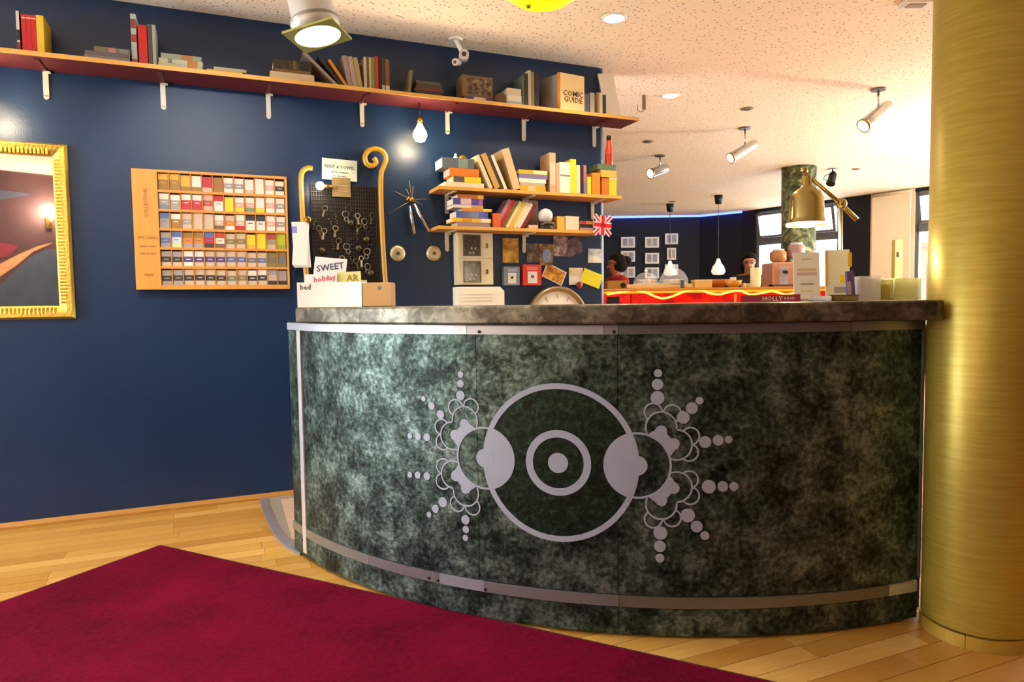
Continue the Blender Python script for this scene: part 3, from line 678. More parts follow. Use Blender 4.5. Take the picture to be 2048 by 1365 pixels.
GB = 'books on the upper short shelf'
k = Stack(ZM, 0.20, GB)
k.add('white book at bottom of left stack on upper short shelf', 890, 968, 362, 372, '#e0d6bf')
k.add('grey and yellow book second from bottom, upper short shelf', 906, 962, 349, 361, '#e6cf1e', bands=[(0.02, 0.4, '#5a4e50')])
k.add('orange book in left stack on upper short shelf', 899, 958, 332, 348, '#d9701a', bands=[(0.02, 0.98, '#dd7a1c')], cover='#c45f12')
k.add('thick grey blue book on top of left stack, upper short shelf', 884, 948, 311, 331, '#5d6670', bands=[(0.5, 0.8, '#7e968c')], dp=0.17)
zz = k.z
u = U(911, 308, 0.16)[0]; MB().lathe([(0.012, 0), (0.016, 0.012), (0.007, 0.02), (0.01, 0.03), (0.002, 0.038)], 12).obj('figurine', M_WHITE, None, wloc(u, 0.16, zz), label='tiny white figurine on top of grey blue book', category='figurine')
u = U(925, 312, 0.16)[0]; MB().lathe([(0.022, 0), (0.026, 0.01), (0.02, 0.022), (0.006, 0.03)], 14).obj('figurine', pm('#9c7424', 0.4, 0.5), None, wloc(u, 0.16, zz), label='small golden trinket on top of grey blue book', category='figurine')
for lb, x0, x1, yt, c, cv in (('cream book leaning left, first right of the stack', 951, 958, 312, '#d9cfae', None), ('tan book leaning left on upper short shelf', 961, 972, 310, '#c29a50', '#8a6a34'), ('dark brown book leaning left between tan and white', 974, 979, 311, '#3a2c1e', None), ('white book leaning left on upper short shelf', 981, 987, 312, '#e2d9c2', None), ('large cream photo book leaning left above flat stack', 1003, 1018, 300, '#cfb48a', '#a88a60')):
    upright(lb, x0, x1, yt, ZM, c, GB, tilt=-0.42 if x0 < 1000 else -0.30, cover=cv)
k = Stack(ZM, 0.20, GB)
k.add('yellow book at bottom of middle stack, upper short shelf', 1040, 1091, 364, 375, '#dfa41c', bands=[(0.3, 0.6, '#d8b88c')])
k.add('beige book second from bottom of middle stack', 1040, 1090, 357, 363, '#b8a588')
k.add('white book third from bottom of middle stack', 1038, 1092, 348, 356, '#e6dfcf')
k.add('violet blue book below yellow in middle stack', 1038, 1095, 338, 347, '#77719a')
k.add('yellow and white book on top of middle stack', 1037, 1095, 329, 337, '#e0a91c', bands=[(0.5, 0.97, '#ead9a0')])
for lb, x0, x1, yt, c, bd in (('tall narrow tan book on upper short shelf', 1099, 1111, 306, '#c2a27c', [(0.2, 0.75, '#cdbda6')]), ('pinkish book left of thick white book', 1112, 1118.5, 327, '#d8a082', None), ('thick white book on upper short shelf', 1119, 1140.5, 325, '#ece6d2', [(0.54, 0.6, '#8c8c7a')]), ('bright yellow book right of thick white book', 1141, 1152, 319, '#e8d21e', None), ('cream book right of bright yellow book', 1152.5, 1160, 331, '#ddd3a6', None), ('dark brown book near the yellow tin', 1161, 1166, 333, '#2c1a1c', None), ('pink and violet book right of dark brown book', 1167, 1173, 331, '#a86a80', [(0, 0.4, '#7a6aa8')]), ('small bright yellow book by orange box', 1174.5, 1182, 354, '#e6d012', None)):
    upright(lb, x0, x1, yt, ZM, c, GB, bands=bd)
def wbox(name, label, cat, x0, x1, yt, zs, col, dp=0.1, df=0.19, rough=0.5, lid=None, bev=0.003):
    uA = U(x0, yt, df)[0]; uB = U(x1, yt, df)[0]; h = U((x0 + x1) / 2, yt, df)[1] - zs
    t = thing(name, label, cat, wloc((uA + uB) / 2, df - dp / 2, zs + 0.001), WROT)
    MB().box((0, 0, h / 2), (uB - uA, dp, h)).obj('body', pm(col, rough), t, bev=bev)
    MB().box((0, 0, h * 0.94), (uB - uA + 0.003, dp + 0.003, h * 0.1)).obj('lid', pm(lid or col, rough, var=0.2), t)
    return t, zs + h
wbox('carton', 'tall orange carton on upper short shelf', 'box', 1183.5, 1200, 346, ZM, '#d8851c', lid='#d98e28')
_, z1 = wbox('carton', 'short orange carton on upper short shelf', 'box', 1204, 1217, 357, ZM, '#c9701a')
_, z2 = wbox('carton', 'yellow bag shaped carton at end of upper short shelf', 'box', 1218.5, 1233, 356, ZM, '#e6c81e', lid='#d8c89c')
zz = max(z1, z2) + 0.001
_, z3 = wbox('carton', 'yellow and cream flat box under the green box', 'box', 1202, 1233, 341, zz, '#dcae4a', dp=0.14, lid='#b9c08c')
_, z4 = wbox('carton', 'flat green box under the red bottle', 'box', 1196, 1232, 329, z3 + 0.001, '#5f7358', dp=0.14)
u = U(1218, 300, 0.12)[0]; hb = U(1218, 273, 0.12)[1] - z4
rb = thing('bottle', 'red bottle with black cap beside the wall end', 'bottle', wloc(u, 0.12, z4 + 0.001))
MB().lathe([(0.026, 0), (0.028, 0.006), (0.026, hb * 0.55), (0.020, hb * 0.66), (0.017, hb * 0.8), (0.014, hb * 0.88)], 18).obj('body', pm('#cf3a18', 0.35, spec=0.6), rb)
MB().lathe([(0.018, hb * 0.88), (0.018, hb), (0.012, hb + 0.004)], 16).obj('cap', M_BLACK, rb)
MB().lathe([(0.0285, hb * 0.15), (0.0285, hb * 0.42)], 18, cap=False).obj('label', pm('#b32a12', 0.5), rb)

GC = 'books on the lower short shelf'
k = Stack(ZL, 0.20, GC)
k.add('mauve grey book at bottom of stack on lower short shelf', 915, 980, 442, 451, '#93808c')
k.add('yellow and orange book low in the lower shelf stack', 905, 982, 433, 441, '#e0b81c', bands=[(0.25, 0.5, '#cf8a1c'), (0.75, 0.97, '#e8dfc8')])
k.add('blue book with white title, lower shelf stack', 912, 976, 418, 432, '#4c58a8', bands=[(0.1, 0.9, '#5664b4'), (0.2, 0.7, '#aab4dc')], cover='#4450a0')
k.add('orange and yellow book above the blue titled book', 925, 984, 411, 417, '#cc8620', bands=[(0.7, 0.95, '#e2cc1c')])
k.add('white paperback under the violet guide, lower shelf stack', 906, 966, 404, 410, '#d9cfc4', bands=[(0.6, 0.98, '#c99a58')])
k.add('violet guide with pale title, lower shelf stack', 906, 966, 390, 403, '#4d4690', bands=[(0.25, 0.6, '#cdb8b8'), (0.86, 0.98, '#b05ab0')])
k.add('orange brown book on top of lower shelf stack', 915, 968, 381, 389, '#b8661c', bands=[(0.75, 0.95, '#d8b028')])
wbox('carton', 'small orange box beside the lower shelf stack', 'box', 987, 1000, 427, ZL, '#d2601e', dp=0.035, df=0.213)
for i, (lb, c, cv) in enumerate((('mauve book leaning right, leftmost of leaning guides', '#a8808e', None), ('red book leaning right among lower shelf guides', '#c02226', None), ('dark green book leaning right among lower shelf guides', '#6a6a34', None), ('yellow white book leaning right, left of cream ones', '#ddd49c', None), ('straw book leaning right among lower shelf guides', '#d8bc4c', None), ('cream book leaning right among lower shelf guides', '#e6dcb8', None), ('white book leaning right among lower shelf guides', '#e2e0d4', None), ('red and black book leaning right, rightmost of guides', '#7c1c22', '#1a1828'))):
    upright(lb, 1018 + i * 7.1, 1024.2 + i * 7.1, 402 + i * 1.3, ZL, c, GC, tilt=0.55, cover=cv, dp=0.13, df=0.17)
u, z = U(1070, 407, 0.08)
# tan card tucked behind
cd = thing('postcard', 'tan postcard standing behind leaning guides on lower shelf', 'card', wloc(u, 0.03, ZL + 0.001), WROT)
hh = min(U(1070, 396, 0.03)[1], ZM - 0.03) - ZL
MB().box((0, 0, hh / 2), (0.11, 0.004, hh), Matrix.Rotation(-0.10, 4, 'X')).obj('card', pm('#a78a72', 0.6, var=0.2), cd)
uA = U(1083, 450, 0.19)[0]
fg = thing('figurine', 'white domed dark based figurine on lower short shelf', 'figurine', wloc(U(1091, 450, 0.16)[0], 0.16, ZL + 0.001), WROT)
MB().lathe([(0.055, 0), (0.06, 0.015), (0.045, 0.05), (0.03, 0.06)], 20).obj('base', pm('#2d2420', 0.5, var=0.4), fg)
MB().sphere((0, 0, 0.095), 0.052, 20, 12).obj('dome', pm('#dcd2cf', 0.35, var=0.1), fg)
MB().tube([(-0.05, -0.03, 0.03), (-0.02, -0.06, 0.045), (0.03, -0.055, 0.04), (0.06, -0.02, 0.02)], 0.009).obj('band', pm('#6e5a34', 0.5), fg)
k = Stack(ZL, 0.19, GC)
k.add('white orange paperback lying flat by the figurine', 1058, 1076, 444, 452, '#d8b8a0', dp=0.10)
wbox('carton', 'yellow packet right of the domed figurine', 'box', 1114, 1129.5, 433, ZL, '#dcb048', dp=0.1)
wbox('carton', 'white box on lower short shelf right of yellow packet', 'box', 1131, 1158, 433, ZL, '#e6dcc4', dp=0.12)
k = Stack(ZL, 0.19, GC)
k.add('mauve booklet at bottom below red book by the flag', 1160, 1186, 452, 458, '#b08a8c', dp=0.12)
k.add('dark box like book between mauve and red by the flag', 1161, 1184, 444, 451, '#28242c', dp=0.12)
k.add('red and orange book on top beside the flag', 1163, 1186, 437, 443, '#d8801c', dp=0.12, bands=[(0.0, 0.4, '#c8201c')])
# flag
uA, z0 = U(1188, 470, 0.24); uB, z1 = U(1222, 432, 0.24)
fgo = thing('flag', 'small british flag hanging from lower short shelf end', 'flag', wloc((uA + uB) / 2, 0.232, (z0 + z1) / 2), (0, 0.06, TH))
fw_, fh_ = uB - uA, z1 - z0
def wavy(poly, dy, mat, nm):
    m = MB(); n = 9; out_ = []
    (x0, x1, y0, y1) = poly
    vs = []; fs = []
    for side in (0, 0.002):
        for i in range(n + 1):
            x = x0 + (x1 - x0) * i / n
            for zz in (y0, y1): vs.append((x, -dy + side + 0.006 * math.sin(x * 60), zz))
    for i in range(n):
        a = i * 2; b = (n + 1) * 2 + a
        fs += [(a, a + 2, a + 3, a + 1), (b, b + 1, b + 3, b + 2), (a, b, b + 2, a + 2), (a + 1, a + 3, b + 3, b + 1)]
    fs += [(0, 1, (n + 1) * 2 + 1, (n + 1) * 2), (2 * n, 2 * n + (n + 1) * 2, 2 * n + 1 + (n + 1) * 2, 2 * n + 1)]
    m.add(vs, fs); return m.obj(nm, mat, fgo)
wavy((-fw_ / 2, fw_ / 2, -fh_ / 2, fh_ / 2), 0.0, pm('#332a66', 0.8), 'cloth')
for sg in (1, -1):
    m = MB(); L = math.hypot(fw_, fh_) * 0.96
    for w, dy, mi in ((fh_ * 0.26, 0.0085, 0), (fh_ * 0.09, 0.0095, 1)):
        m.box((0, -dy, 0), (L, 0.001, w), Matrix.Rotation(sg * math.atan2(fh_, fw_), 4, 'Y'), mi=mi)
    m.obj('saltire', [pm('#e2d4dc', 0.8), pm('#c01c28', 0.8)], fgo)
m = MB(); m.box((0, -0.0105, 0), (fw_, 0.001, fh_ * 0.34)); m.box((0, -0.0105, 0), (fh_ * 0.34, 0.001, fh_)); m.obj('white_cross', pm('#e2d4dc', 0.8), fgo)
m = MB(); m.box((0, -0.0118, 0), (fw_, 0.001, fh_ * 0.2)); m.box((0, -0.0118, 0), (fh_ * 0.2, 0.001, fh_)); m.obj('red_cross', pm('#d0121c', 0.8), fgo)
MB().tube([(-fw_ / 2, 0, -fh_ * 0.6), (-fw_ / 2, 0, fh_ * 0.55)], 0.003).obj('stick', M_WOODL, fgo)

# ================================================================== THINGS ON THE BLUE WALL
# gold mirror
uR, zT = U(132, 287, 0.04); _, zB = U(146, 638, 0.04)
mw, mh_ = 1.0, zT - zB; fwid = 0.083
mr = thing('wall_mirror', 'large mirror in embossed gold frame hanging on blue wall', 'mirror', wloc(uR - mw / 2, 0.002, (zT + zB) / 2), WROT)
mg = bpy.data.materials.new('mirror_glass'); mg.use_nodes = True; b_ = mg.node_tree.nodes['Principled BSDF']
b_.inputs['Metallic'].default_value = 1; b_.inputs['Roughness'].default_value = 0.02
nz_ = mg.node_tree.nodes.new('ShaderNodeTexNoise'); cr_ = mg.node_tree.nodes.new('ShaderNodeValToRGB')
cr_.color_ramp.elements[0].color = (0.84, 0.86, 0.87, 1); cr_.color_ramp.elements[1].color = (0.88, 0.9, 0.9, 1)
mg.node_tree.links.new(nz_.outputs['Fac'], cr_.inputs[0]); mg.node_tree.links.new(cr_.outputs[0], b_.inputs['Base Color'])
MB().box((0, -0.014, 0), (mw - 2 * fwid + 0.02, 0.006, mh_ - 2 * fwid + 0.02)).obj('glass', mg, mr)
M_GFR = pm('#c9a94a', 0.34, 0.8, var=0.18, scale=30, bump=0.35, bscale=70, name='embossed_gold')
def mitre(L, W, horizontal, sgn):
    h = L / 2; prof = [(0, 0.012), (0.012, 0.034), (W * 0.45, 0.030), (W - 0.01, 0.016), (W, 0.010)]   # (distance from outer edge, height)
    m = MB(); vs = []; fs = []; n = len(prof)
    for s in (-1, 1):
        for d_, y in prof: vs.append((s * (h - d_), -y, -d_))
        vs += [(s * h, 0, 0), (s * (h - W), 0, -W)]
    k = n + 2
    for i in range(n - 1): fs.append((i, i + 1, k + i + 1, k + i))
    fs += [(0, k, k + n, n), (n - 1, n + 1, k + n + 1, k + n - 1)]
    m.add(vs, fs)
    cnt_ = int(L / 0.022)
    for i in range(cnt_):
        x = -h + W + (L - 2 * W) * (i + 0.5) / cnt_
        m.box((x, -0.0255, -W * 0.5), (0.012, 0.012, W * 0.55))
    return m
for rot_, L, off in ((0, mw, (0, 0, mh_ / 2)), (pi, mw, (0, 0, -mh_ / 2)), (pi / 2, mh_, (mw / 2, 0, 0)), (-pi / 2, mh_, (-mw / 2, 0, 0))):
    mitre(L, fwid, True, 1).obj('frame_rail', M_GFR, mr, off, (0, rot_, 0), bev=0.002)
# card rack
RU0, RU1, RZ0, RZ1 = -2.330, -1.5015, 1.300, 1.978
RW, RH, RDp = RU1 - RU0, RZ1 - RZ0, 0.075
M_RACK = pm('#d6953f', 0.5, var=0.12, scale=9, stretch=(6, 1, 1), name='rack_wood')
rk = thing('leaflet_rack', 'wooden wall rack of seventy two leaflet pockets', 'rack', wloc(RU0, 0.001, RZ0), WROT)
MB().box((RW / 2, -0.006, RH / 2), (RW, 0.012, RH)).obj('back_panel', pm('#8f5a24', 0.6), rk)
gx = U(318, 450, 0.076)[0] - RU0
MB().box((gx / 2, -0.0435, RH / 2), (gx, 0.063, RH)).obj('side_panel', M_RACK, rk, bev=0.002)
MB().box((RW / 2 + gx / 2, -0.044, RH - 0.007), (RW - gx, 0.062, 0.014)).obj('top_rail', M_RACK, rk)
MB().box((RW / 2 + gx / 2, -0.044, 0.007), (RW - gx, 0.062, 0.014)).obj('bottom_rail', M_RACK, rk)
MB().box((RW - 0.006, -0.044, RH / 2), (0.012, 0.062, RH)).obj('side_rail', M_RACK, rk)
for zz, tx, sz, v in ((0.72, 'COLLECTION', 0.026, True), (0.43, 'CITY CARDS', 0.02, False), (0.36, 'please take', 0.018, False), (0.3, 'one of each', 0.018, False), (0.12, 'FREE', 0.022, False)):
    text(tx, sz, pm('#8a5e28', 0.7), rk, (gx * 0.52, -0.0756, RH * zz), (pi / 2, -pi / 2 if v else 0, 0))
cw = (RW - 0.012 - gx) / 12; chh = (RH - 0.028) / 6
for i in range(1, 12): MB().box((gx + i * cw, -0.040, RH / 2), (0.004, 0.054, RH - 0.03)).obj('divider', M_RACK, rk)
for j in range(1, 6): MB().box((RW / 2 + gx / 2, -0.042, 0.014 + j * chh), (RW - gx, 0.058, 0.007)).obj('pocket_shelf', M_RACK, rk)
for j in range(6): MB().box((RW / 2 + gx / 2, -0.071, 0.014 + j * chh + 0.006), (RW - gx, 0.004, 0.010)).obj('pocket_lip', M_RACK, rk)
Y_, Bn, Wt, Rd, Gy, Be, Bl, Ye, Pu, Ol, Or, Dk, Li, Pk = '#e2b02a', '#9a7426', '#ece4d6', '#c4202a', '#a39c98', '#cdb79c', '#5a6fae', '#efd41c', '#54407c', '#8a7848', '#d88038', '#3a322e', '#b9c428', '#d8a898'
ROWS = [
 [('yellow', (Y_, Bn, Bn)), ('yellow', (Y_, Bn, Bn)), ('yellow', (Y_, Y_, Bn)), ('white and brown', (Wt, Wt, Bn)), ('red', (Rd, Rd, '#dcae9c')), ('brown', (Bn, '#a9682c', Bn)), ('white', (Wt, Gy, Wt)), ('white', (Wt, Gy, Wt)), ('white', (Wt, Wt, Be)), ('plain white', (Wt, Wt, Wt)), ('white', (Wt, Pk, Wt)), ('white dark titled', (Wt, Dk, Wt))],
 [('white and grey blue', (Wt, Gy, '#7d8898')), ('pale grey', (Wt, Gy, Gy)), ('white and red', (Wt, Rd, Rd)), ('white and red', (Wt, Rd, Rd)), ('pink and red', (Pk, '#b04a3c', Pk)), ('white red topped', (Rd, Wt, Wt)), ('plain yellow', (Ye, Ye, Ye)), ('white and yellow', (Wt, Pk, Ye)), ('white and green', (Wt, Pk, '#7d8f6a')), ('white and yellow', (Wt, Wt, Ye)), ('white', (Wt, Pk, Wt)), ('white and grey', (Wt, Gy, Wt))],
 [('blue and grey', (Bl, Gy, Gy)), ('white and brown', (Wt, Bn, Bn)), ('beige', (Be, Gy, Be)), ('beige', (Be, Be, Be)), ('beige', (Be, Be, Be)), ('white and brown', (Wt, Be, '#7a5f44')), ('orange and white', (Be, Or, Wt)), ('white and red', (Wt, Be, Rd)), ('black and white', (Dk, Wt, Wt)), ('black topped white', (Dk, Wt, Wt)), ('white pink', (Wt, Pk, Wt)), ('white grey', (Wt, Gy, Wt))],
 [('blue and grey', (Gy, Bl, Gy)), ('blue and cream', (Bl, '#c8d8e4', '#e4dca0')), ('orange brown', (Bn, Or, Gy)), ('orange brown', (Bn, Or, Gy)), ('blue and red', (Bl, Rd, Dk)), ('red and white', ('#c4442a', Wt, '#7a5a4a')), ('tan', (Be, Ol, Be)), ('tan', (Be, Ol, Be)), ('bright yellow', (Ye, Ye, Y_)), ('bright yellow', (Ye, Ye, Ye)), ('red and green', ('#b0483a', '#8f9a74', Be)), ('lime', (Li, Li, '#9aa428'))],
 [('grey dark banded', (Gy, Dk, Be)), ('grey dark banded', (Gy, Dk, Be)), ('white violet figured', (Wt, Pu, Wt)), ('white violet figured', (Wt, Pu, Be)), ('beige violet banded', (Be, Pu, Be)), ('beige violet banded', (Be, Pu, Be)), ('beige blue banded', (Be, Bl, Be)), ('beige blue banded', (Be, Bl, Be)), ('beige blue banded', (Be, '#6f7684', Be)), ('beige blue banded', (Be, Bl, Be)), ('olive', (Ol, '#6f6a58', Ol)), ('olive', (Ol, '#6f7684', Ol))],
 [('pale grey dark squared', (Gy, Dk, Gy)), ('pale grey dark squared', (Gy, Dk, Gy)), ('beige dark squared', (Be, Dk, Be)), ('beige dark squared', (Be, Dk, Be)), ('beige dark banded', (Be, Dk, Be)), ('beige dark banded', (Be, Dk, Be)), ('beige green banded', (Be, '#76806a', Be)), ('beige green banded', (Be, Ol, Be)), ('pale black banded', (Wt, Dk, Be)), ('pale black banded', (Wt, Dk, Be)), ('grey', (Gy, Be, Dk)), ('grey', (Gy, Gy, Dk))]]
ORD = ['first', 'second', 'third', 'fourth', 'fifth', 'sixth', 'seventh', 'eighth', 'ninth', 'tenth', 'eleventh', 'last']
ROWN = ['top', 'second', 'third', 'fourth', 'fifth', 'bottom']
for j, row in enumerate(ROWS):
    for i, (nm, bands) in enumerate(row):
        w = cw - 0.009; h = chh * random.uniform(0.82, 0.92)
        m = MB(); z = 0; hs = (0.34, 0.33, 0.33)
        for bi, fr in zip((2, 1, 0), hs[::-1]):
            m.box((0, 0, z + h * fr / 2), (w, 0.006, h * fr), mi=bi); z += h * fr
        m.box((0, -0.0034, h * 0.50), (w * 0.5, 0.0008, h * 0.05), mi=0)
        base = WP(RU0 + gx + (i + 0.5) * cw, 0.0625, RZ0 + 0.014 + (5 - j) * chh + 0.0045)
        R = Matrix.Rotation(TH, 3, 'Z') @ Matrix.Rotation(-0.06, 3, 'X')
        m.obj('leaflet', [pm(c, 0.5, var=0.06, scale=40) for c in bands], None, tuple(base), R.to_euler(), label='%s leaflet in %s row of wall rack, %s pocket from left' % (nm, ROWN[j], ORD[i]), category='leaflet', group='leaflets in the wooden wall rack')

# canes
M_CANE = pm('#b98a22', 0.4, var=0.2, scale=20, stretch=(6, 6, 1), name='yellow_cane')
def cane(label, pxs, d=0.06, r=0.016):
    pts = [Vector((U(x, y, d)[0], -d, U(x, y, d)[1])) for x, y in pxs]
    # smooth (Catmull-Rom)
    q = []
    for i in range(len(pts) - 1):
        p0, p1, p2, p3 = pts[max(i - 1, 0)], pts[i], pts[i + 1], pts[min(i + 2, len(pts) - 1)]
        for k in range(6):
            t = k / 6; q.append(0.5 * ((2 * p1) + (p2 - p0) * t + (2 * p0 - 5 * p1 + 4 * p2 - p3) * t * t + (3 * p1 - p0 - 3 * p2 + p3) * t ** 3))
    q.append(pts[-1])
    t = thing('cane', label, 'cane', wloc(0, 0, 0), WROT)
    MB().tube([(p.x, p.y, p.z) for p in q], r, 12).obj('stick', M_CANE, t)
    for f in (0.35, 0.92):
        p = q[int(len(q) * f)]
        MB().box((p.x, -d / 2 - 0.001, p.z), (0.012, d - 0.003, 0.012)).obj('wall_peg', M_BRASS, t)
cane('yellow wooden cane with hooked top left of key board', [(625, 337), (616, 336), (606, 342), (602, 356), (603, 390), (605, 430), (608, 490), (612, 545), (614, 580)], 0.06)
cane('yellow cane with spiral curled top right of key board', [(747, 316), (752, 325), (744, 332), (733, 327), (730, 313), (738, 301), (752, 298), (766, 304), (772, 318), (767, 334), (762, 352), (762, 400), (764, 450), (767, 510), (771, 568), (772, 590)], 0.06)
# wire key board
kb = thing('key_board', 'black wire mesh board hung with keys and trinkets', 'pinboard', wloc(0, 0, 0), WROT)
uA = U(622, 380, 0.02)[0]; uB = U(756, 380, 0.02)[0]; zA = U(700, 372, 0.02)[1]; zB2 = 1.18
MB().box(((uA + uB) / 2, -0.008, (zA + zB2) / 2), (uB - uA, 0.014, zA - zB2)).obj('backing', pm('#14130f', 0.7, var=0.3), kb)
wm = MB()
n = 26
for i in range(n + 1):
    u = uA + (uB - uA) * i / n; wm.box((u, -0.020, (zA + zB2) / 2), (0.0028, 0.0028, zA - zB2))
for i in range(34):
    z = zB2 + (zA - zB2) * i / 33; wm.box(((uA + uB) / 2, -0.0225, z), (uB - uA, 0.0028, 0.0028))
wm.obj('wire_mesh', pm('#4a4438', 0.4, 0.6), kb, kind='stuff')
kt = []
def trinket(kind):
    m = MB()
    if kind == 0:
        for i in range(1): m.tube([(0.016 * math.cos(a), 0, -0.02 + 0.016 * math.sin(a)) for a in [i * pi / 8 for i in range(17)]], 0.0028, 6)
        m.box((0, 0, -0.055), (0.012, 0.003, 0.04)); m.box((0.006, 0, -0.068), (0.008, 0.003, 0.008))
    elif kind == 1:
        m.lathe([(0.003, 0), (0.02, -0.008), (0.022, -0.02), (0.014, -0.036), (0.002, -0.042)][::-1], 14)
    elif kind == 2:
        for r, z in ((0.02, -0.025), (0.013, -0.058)): m.tube([(r * math.cos(a), 0, z + r * math.sin(a)) for a in [i * pi / 8 for i in range(17)]], 0.003, 6)
    else:
        for i in range(5): m.sphere((0.004 * (i % 2), 0, -0.012 - i * 0.015), 0.0065, 8, 6)
    return m
kcols = ['#6e6248', '#a89c84', '#4c4430', '#3c343c', '#8c887c', '#584a2c']
tspots = [(652, 415), (657, 440), (690, 425), (700, 415), (698, 445), (714, 430), (718, 450), (712, 465), (727, 440), (735, 455), (730, 478), (672, 455), (678, 480), (662, 480), (690, 490), (703, 480), (716, 495), (722, 515), (710, 520), (697, 510), (735, 500), (742, 480), (645, 500), (650, 460), (636, 455), (630, 440), (735, 530), (720, 540), (742, 545), (685, 515), (745, 430), (668, 430)]
tmesh = {}
for i, (x, y) in enumerate(tspots):
    kd = (i * 7 + i // 3) % 4; cc = kcols[(i * 5) % 6]
    if (kd, cc) not in tmesh:
        me = trinket(kd).mesh('trinket'); me.materials.append(pm(cc, 0.35, 0.6, var=0.2)); tmesh[(kd, cc)] = me
    u, z = U(x, y - 4, 0.032)
    lb = ('key on a ring hanging on the black wire board', 'small metal bell charm hanging on the black wire board', 'linked ring earring hanging on the black wire board', 'short bead string hanging on the black wire board')[kd]
    link('trinket', tmesh[(kd, cc)], None, wloc(u, 0.050 if kd == 1 else 0.036, z), (0, random.uniform(-0.35, 0.35), TH + random.uniform(-0.5, 0.5)), label=lb, category='trinket', group=('keys', 'bell charms', 'ring earrings', 'bead strings')[kd] + ' on the wire board')
# sign and brown card
def wallcard(name, label, cat, x0, x1, y0, y1, d, col, rotz=0.0, th=0.003, border=None, mat=None):
    uA, zA = U(x0, (y0 + y1) / 2, d); uB, zB = U(x1, (y0 + y1) / 2, d); zt = U((x0 + x1) / 2, y0, d)[1]; zb = U((x0 + x1) / 2, y1, d)[1]
    t = thing(name, label, cat, wloc((uA + uB) / 2, d, (zt + zb) / 2), (Matrix.Rotation(TH, 3, 'Z') @ Matrix.Rotation(rotz, 3, 'Y')).to_euler())
    w, h = uB - uA, zt - zb
    MB().box((0, 0, 0), (w, th, h)).obj('sheet', mat or pm(col, 0.55, var=0.08), t)
    return t, w, h
t, w, h = wallcard('notice', 'pale green notice with three printed lines above key board', 'sign', 644, 714, 319, 361, 0.03, '#c3cdb8', 0.03)
MB().box((0, 0.014, 0), (0.02, 0.026, 0.02)).obj('spacer', M_BLACK, t)
for tx, sz, zz in (('RENT A TOWEL', 0.026, 0.12), ('ask at reception', 0.017, -0.12), ('for one euro', 0.016, -0.30)): text(tx, sz, pm('#2c2f22', 0.7), t, (0, -0.002, h * zz))
t, w, h = wallcard('notice', 'brown card below the pale green notice', 'sign', 664, 701, 356, 394, 0.034, '#877040')
MB().box((0, 0.0045, 0), (0.02, 0.005, 0.02)).obj('spacer', M_BLACK, t)
m = MB(); 
for i in range(3): m.box((0.01, -0.002, 0.01 - i * 0.016), (w * 0.5, 0.001, 0.006))
m.obj('print', pm('#b08e70', 0.6), t)
# small bulb lamp at the key board
u, z = U(640, 372, 0.10)
bl_ = thing('bulb_lamp', 'small lit bulb on a stub arm beside brown card', 'wall lamp', wloc(u, 0.10, z), WROT)
MB().sphere((0, 0, 0), 0.026, 16, 10).obj('bulb', pm('#ffffff', 0.4, emis='#fff0e0', estr=14), bl_)
MB().tube([(0.02, 0, 0), (0.06, 0.0, 0), (0.075, 0.03, 0), (0.075, 0.072, 0)], [0.014, 0.012, 0.008, 0.008], 10).obj('socket_arm', M_BRASS, bl_)
light('bulb_light', 'POINT', (0, -0.04, 0), 2.0, (1, 0.86, 0.7), 0.03, parent=bl_)
# hanging papers on a brass knob
u, z = U(616, 440, 0.12)
kn = thing('wall_hook', 'brass knob hook left of the key board holding papers', 'hook', wloc(u, 0.002, z), WROT)
MB().lathe([(0.012, 0), (0.008, 0.03), (0.008, 0.10), (0.02, 0.112), (0.022, 0.124), (0.012, 0.136)], 16, R=Matrix.Rotation(pi / 2, 4, 'X')).obj('knob', M_BRASS, kn)
uA = U(585, 490, 0.11)[0]; uB = U(622, 490, 0.11)[0]; zt = U(600, 443, 0.11)[1]; zb = U(600, 535, 0.11)[1]
pp = thing('hanging_papers', 'sheaf of white papers hanging from brass knob', 'papers', wloc((uA + uB) / 2, 0.085, zt), WROT)
for i in range(4):
    MB().box((0.004 * i - 0.006, -0.004 * i, -(zt - zb) / 2), ((uB - uA) * (0.9 - 0.03 * i), 0.0012, (zt - zb) * (1 - 0.03 * i)), Matrix.Rotation(0.04 * (i - 1), 4, 'Y')).obj('sheet', M_WHITE, pp)
MB().box((-(uB - uA) * 0.36, -0.0135, -0.05), (0.03, 0.001, 0.04)).obj('print', pm('#8c8cd8', 0.6), pp)
# pendant bulbs under the high shelf
for (bxp, byp, blab) in ((840, 268, 'bare glowing bulb hanging below the high shelf'), (-32, 205, 'bare bulb above the gold mirror, seen as a glow on the wall')):
    u, z = U(bxp, byp, 0.13)
    pb = thing('bulb_lamp', blab, 'lamp', wloc(u, 0.13, ZS - 0.022), WROT)
    dz = z - (ZS - 0.022)
    MB().tube([(0, 0, 0), (0, 0, dz + 0.10)], 0.003, 6).obj('cord', M_BLACK, pb)
    MB().lathe([(0.018, dz + 0.06), (0.02, dz + 0.09), (0.012, dz + 0.11)], 14).obj('socket', M_BRASS, pb)
    MB().lathe([(0.002, dz - 0.055), (0.03, dz - 0.045), (0.046, dz - 0.012), (0.042, dz + 0.012), (0.022, dz + 0.045), (0.016, dz + 0.062)], 20).obj('bulb', pm('#ffffff', 0.4, emis='#ffe6b0', estr=16), pb)
    light('bulb_light', 'POINT', (0, -0.08, dz - 0.03), 8, (1, 0.8, 0.5), 0.05, parent=pb)
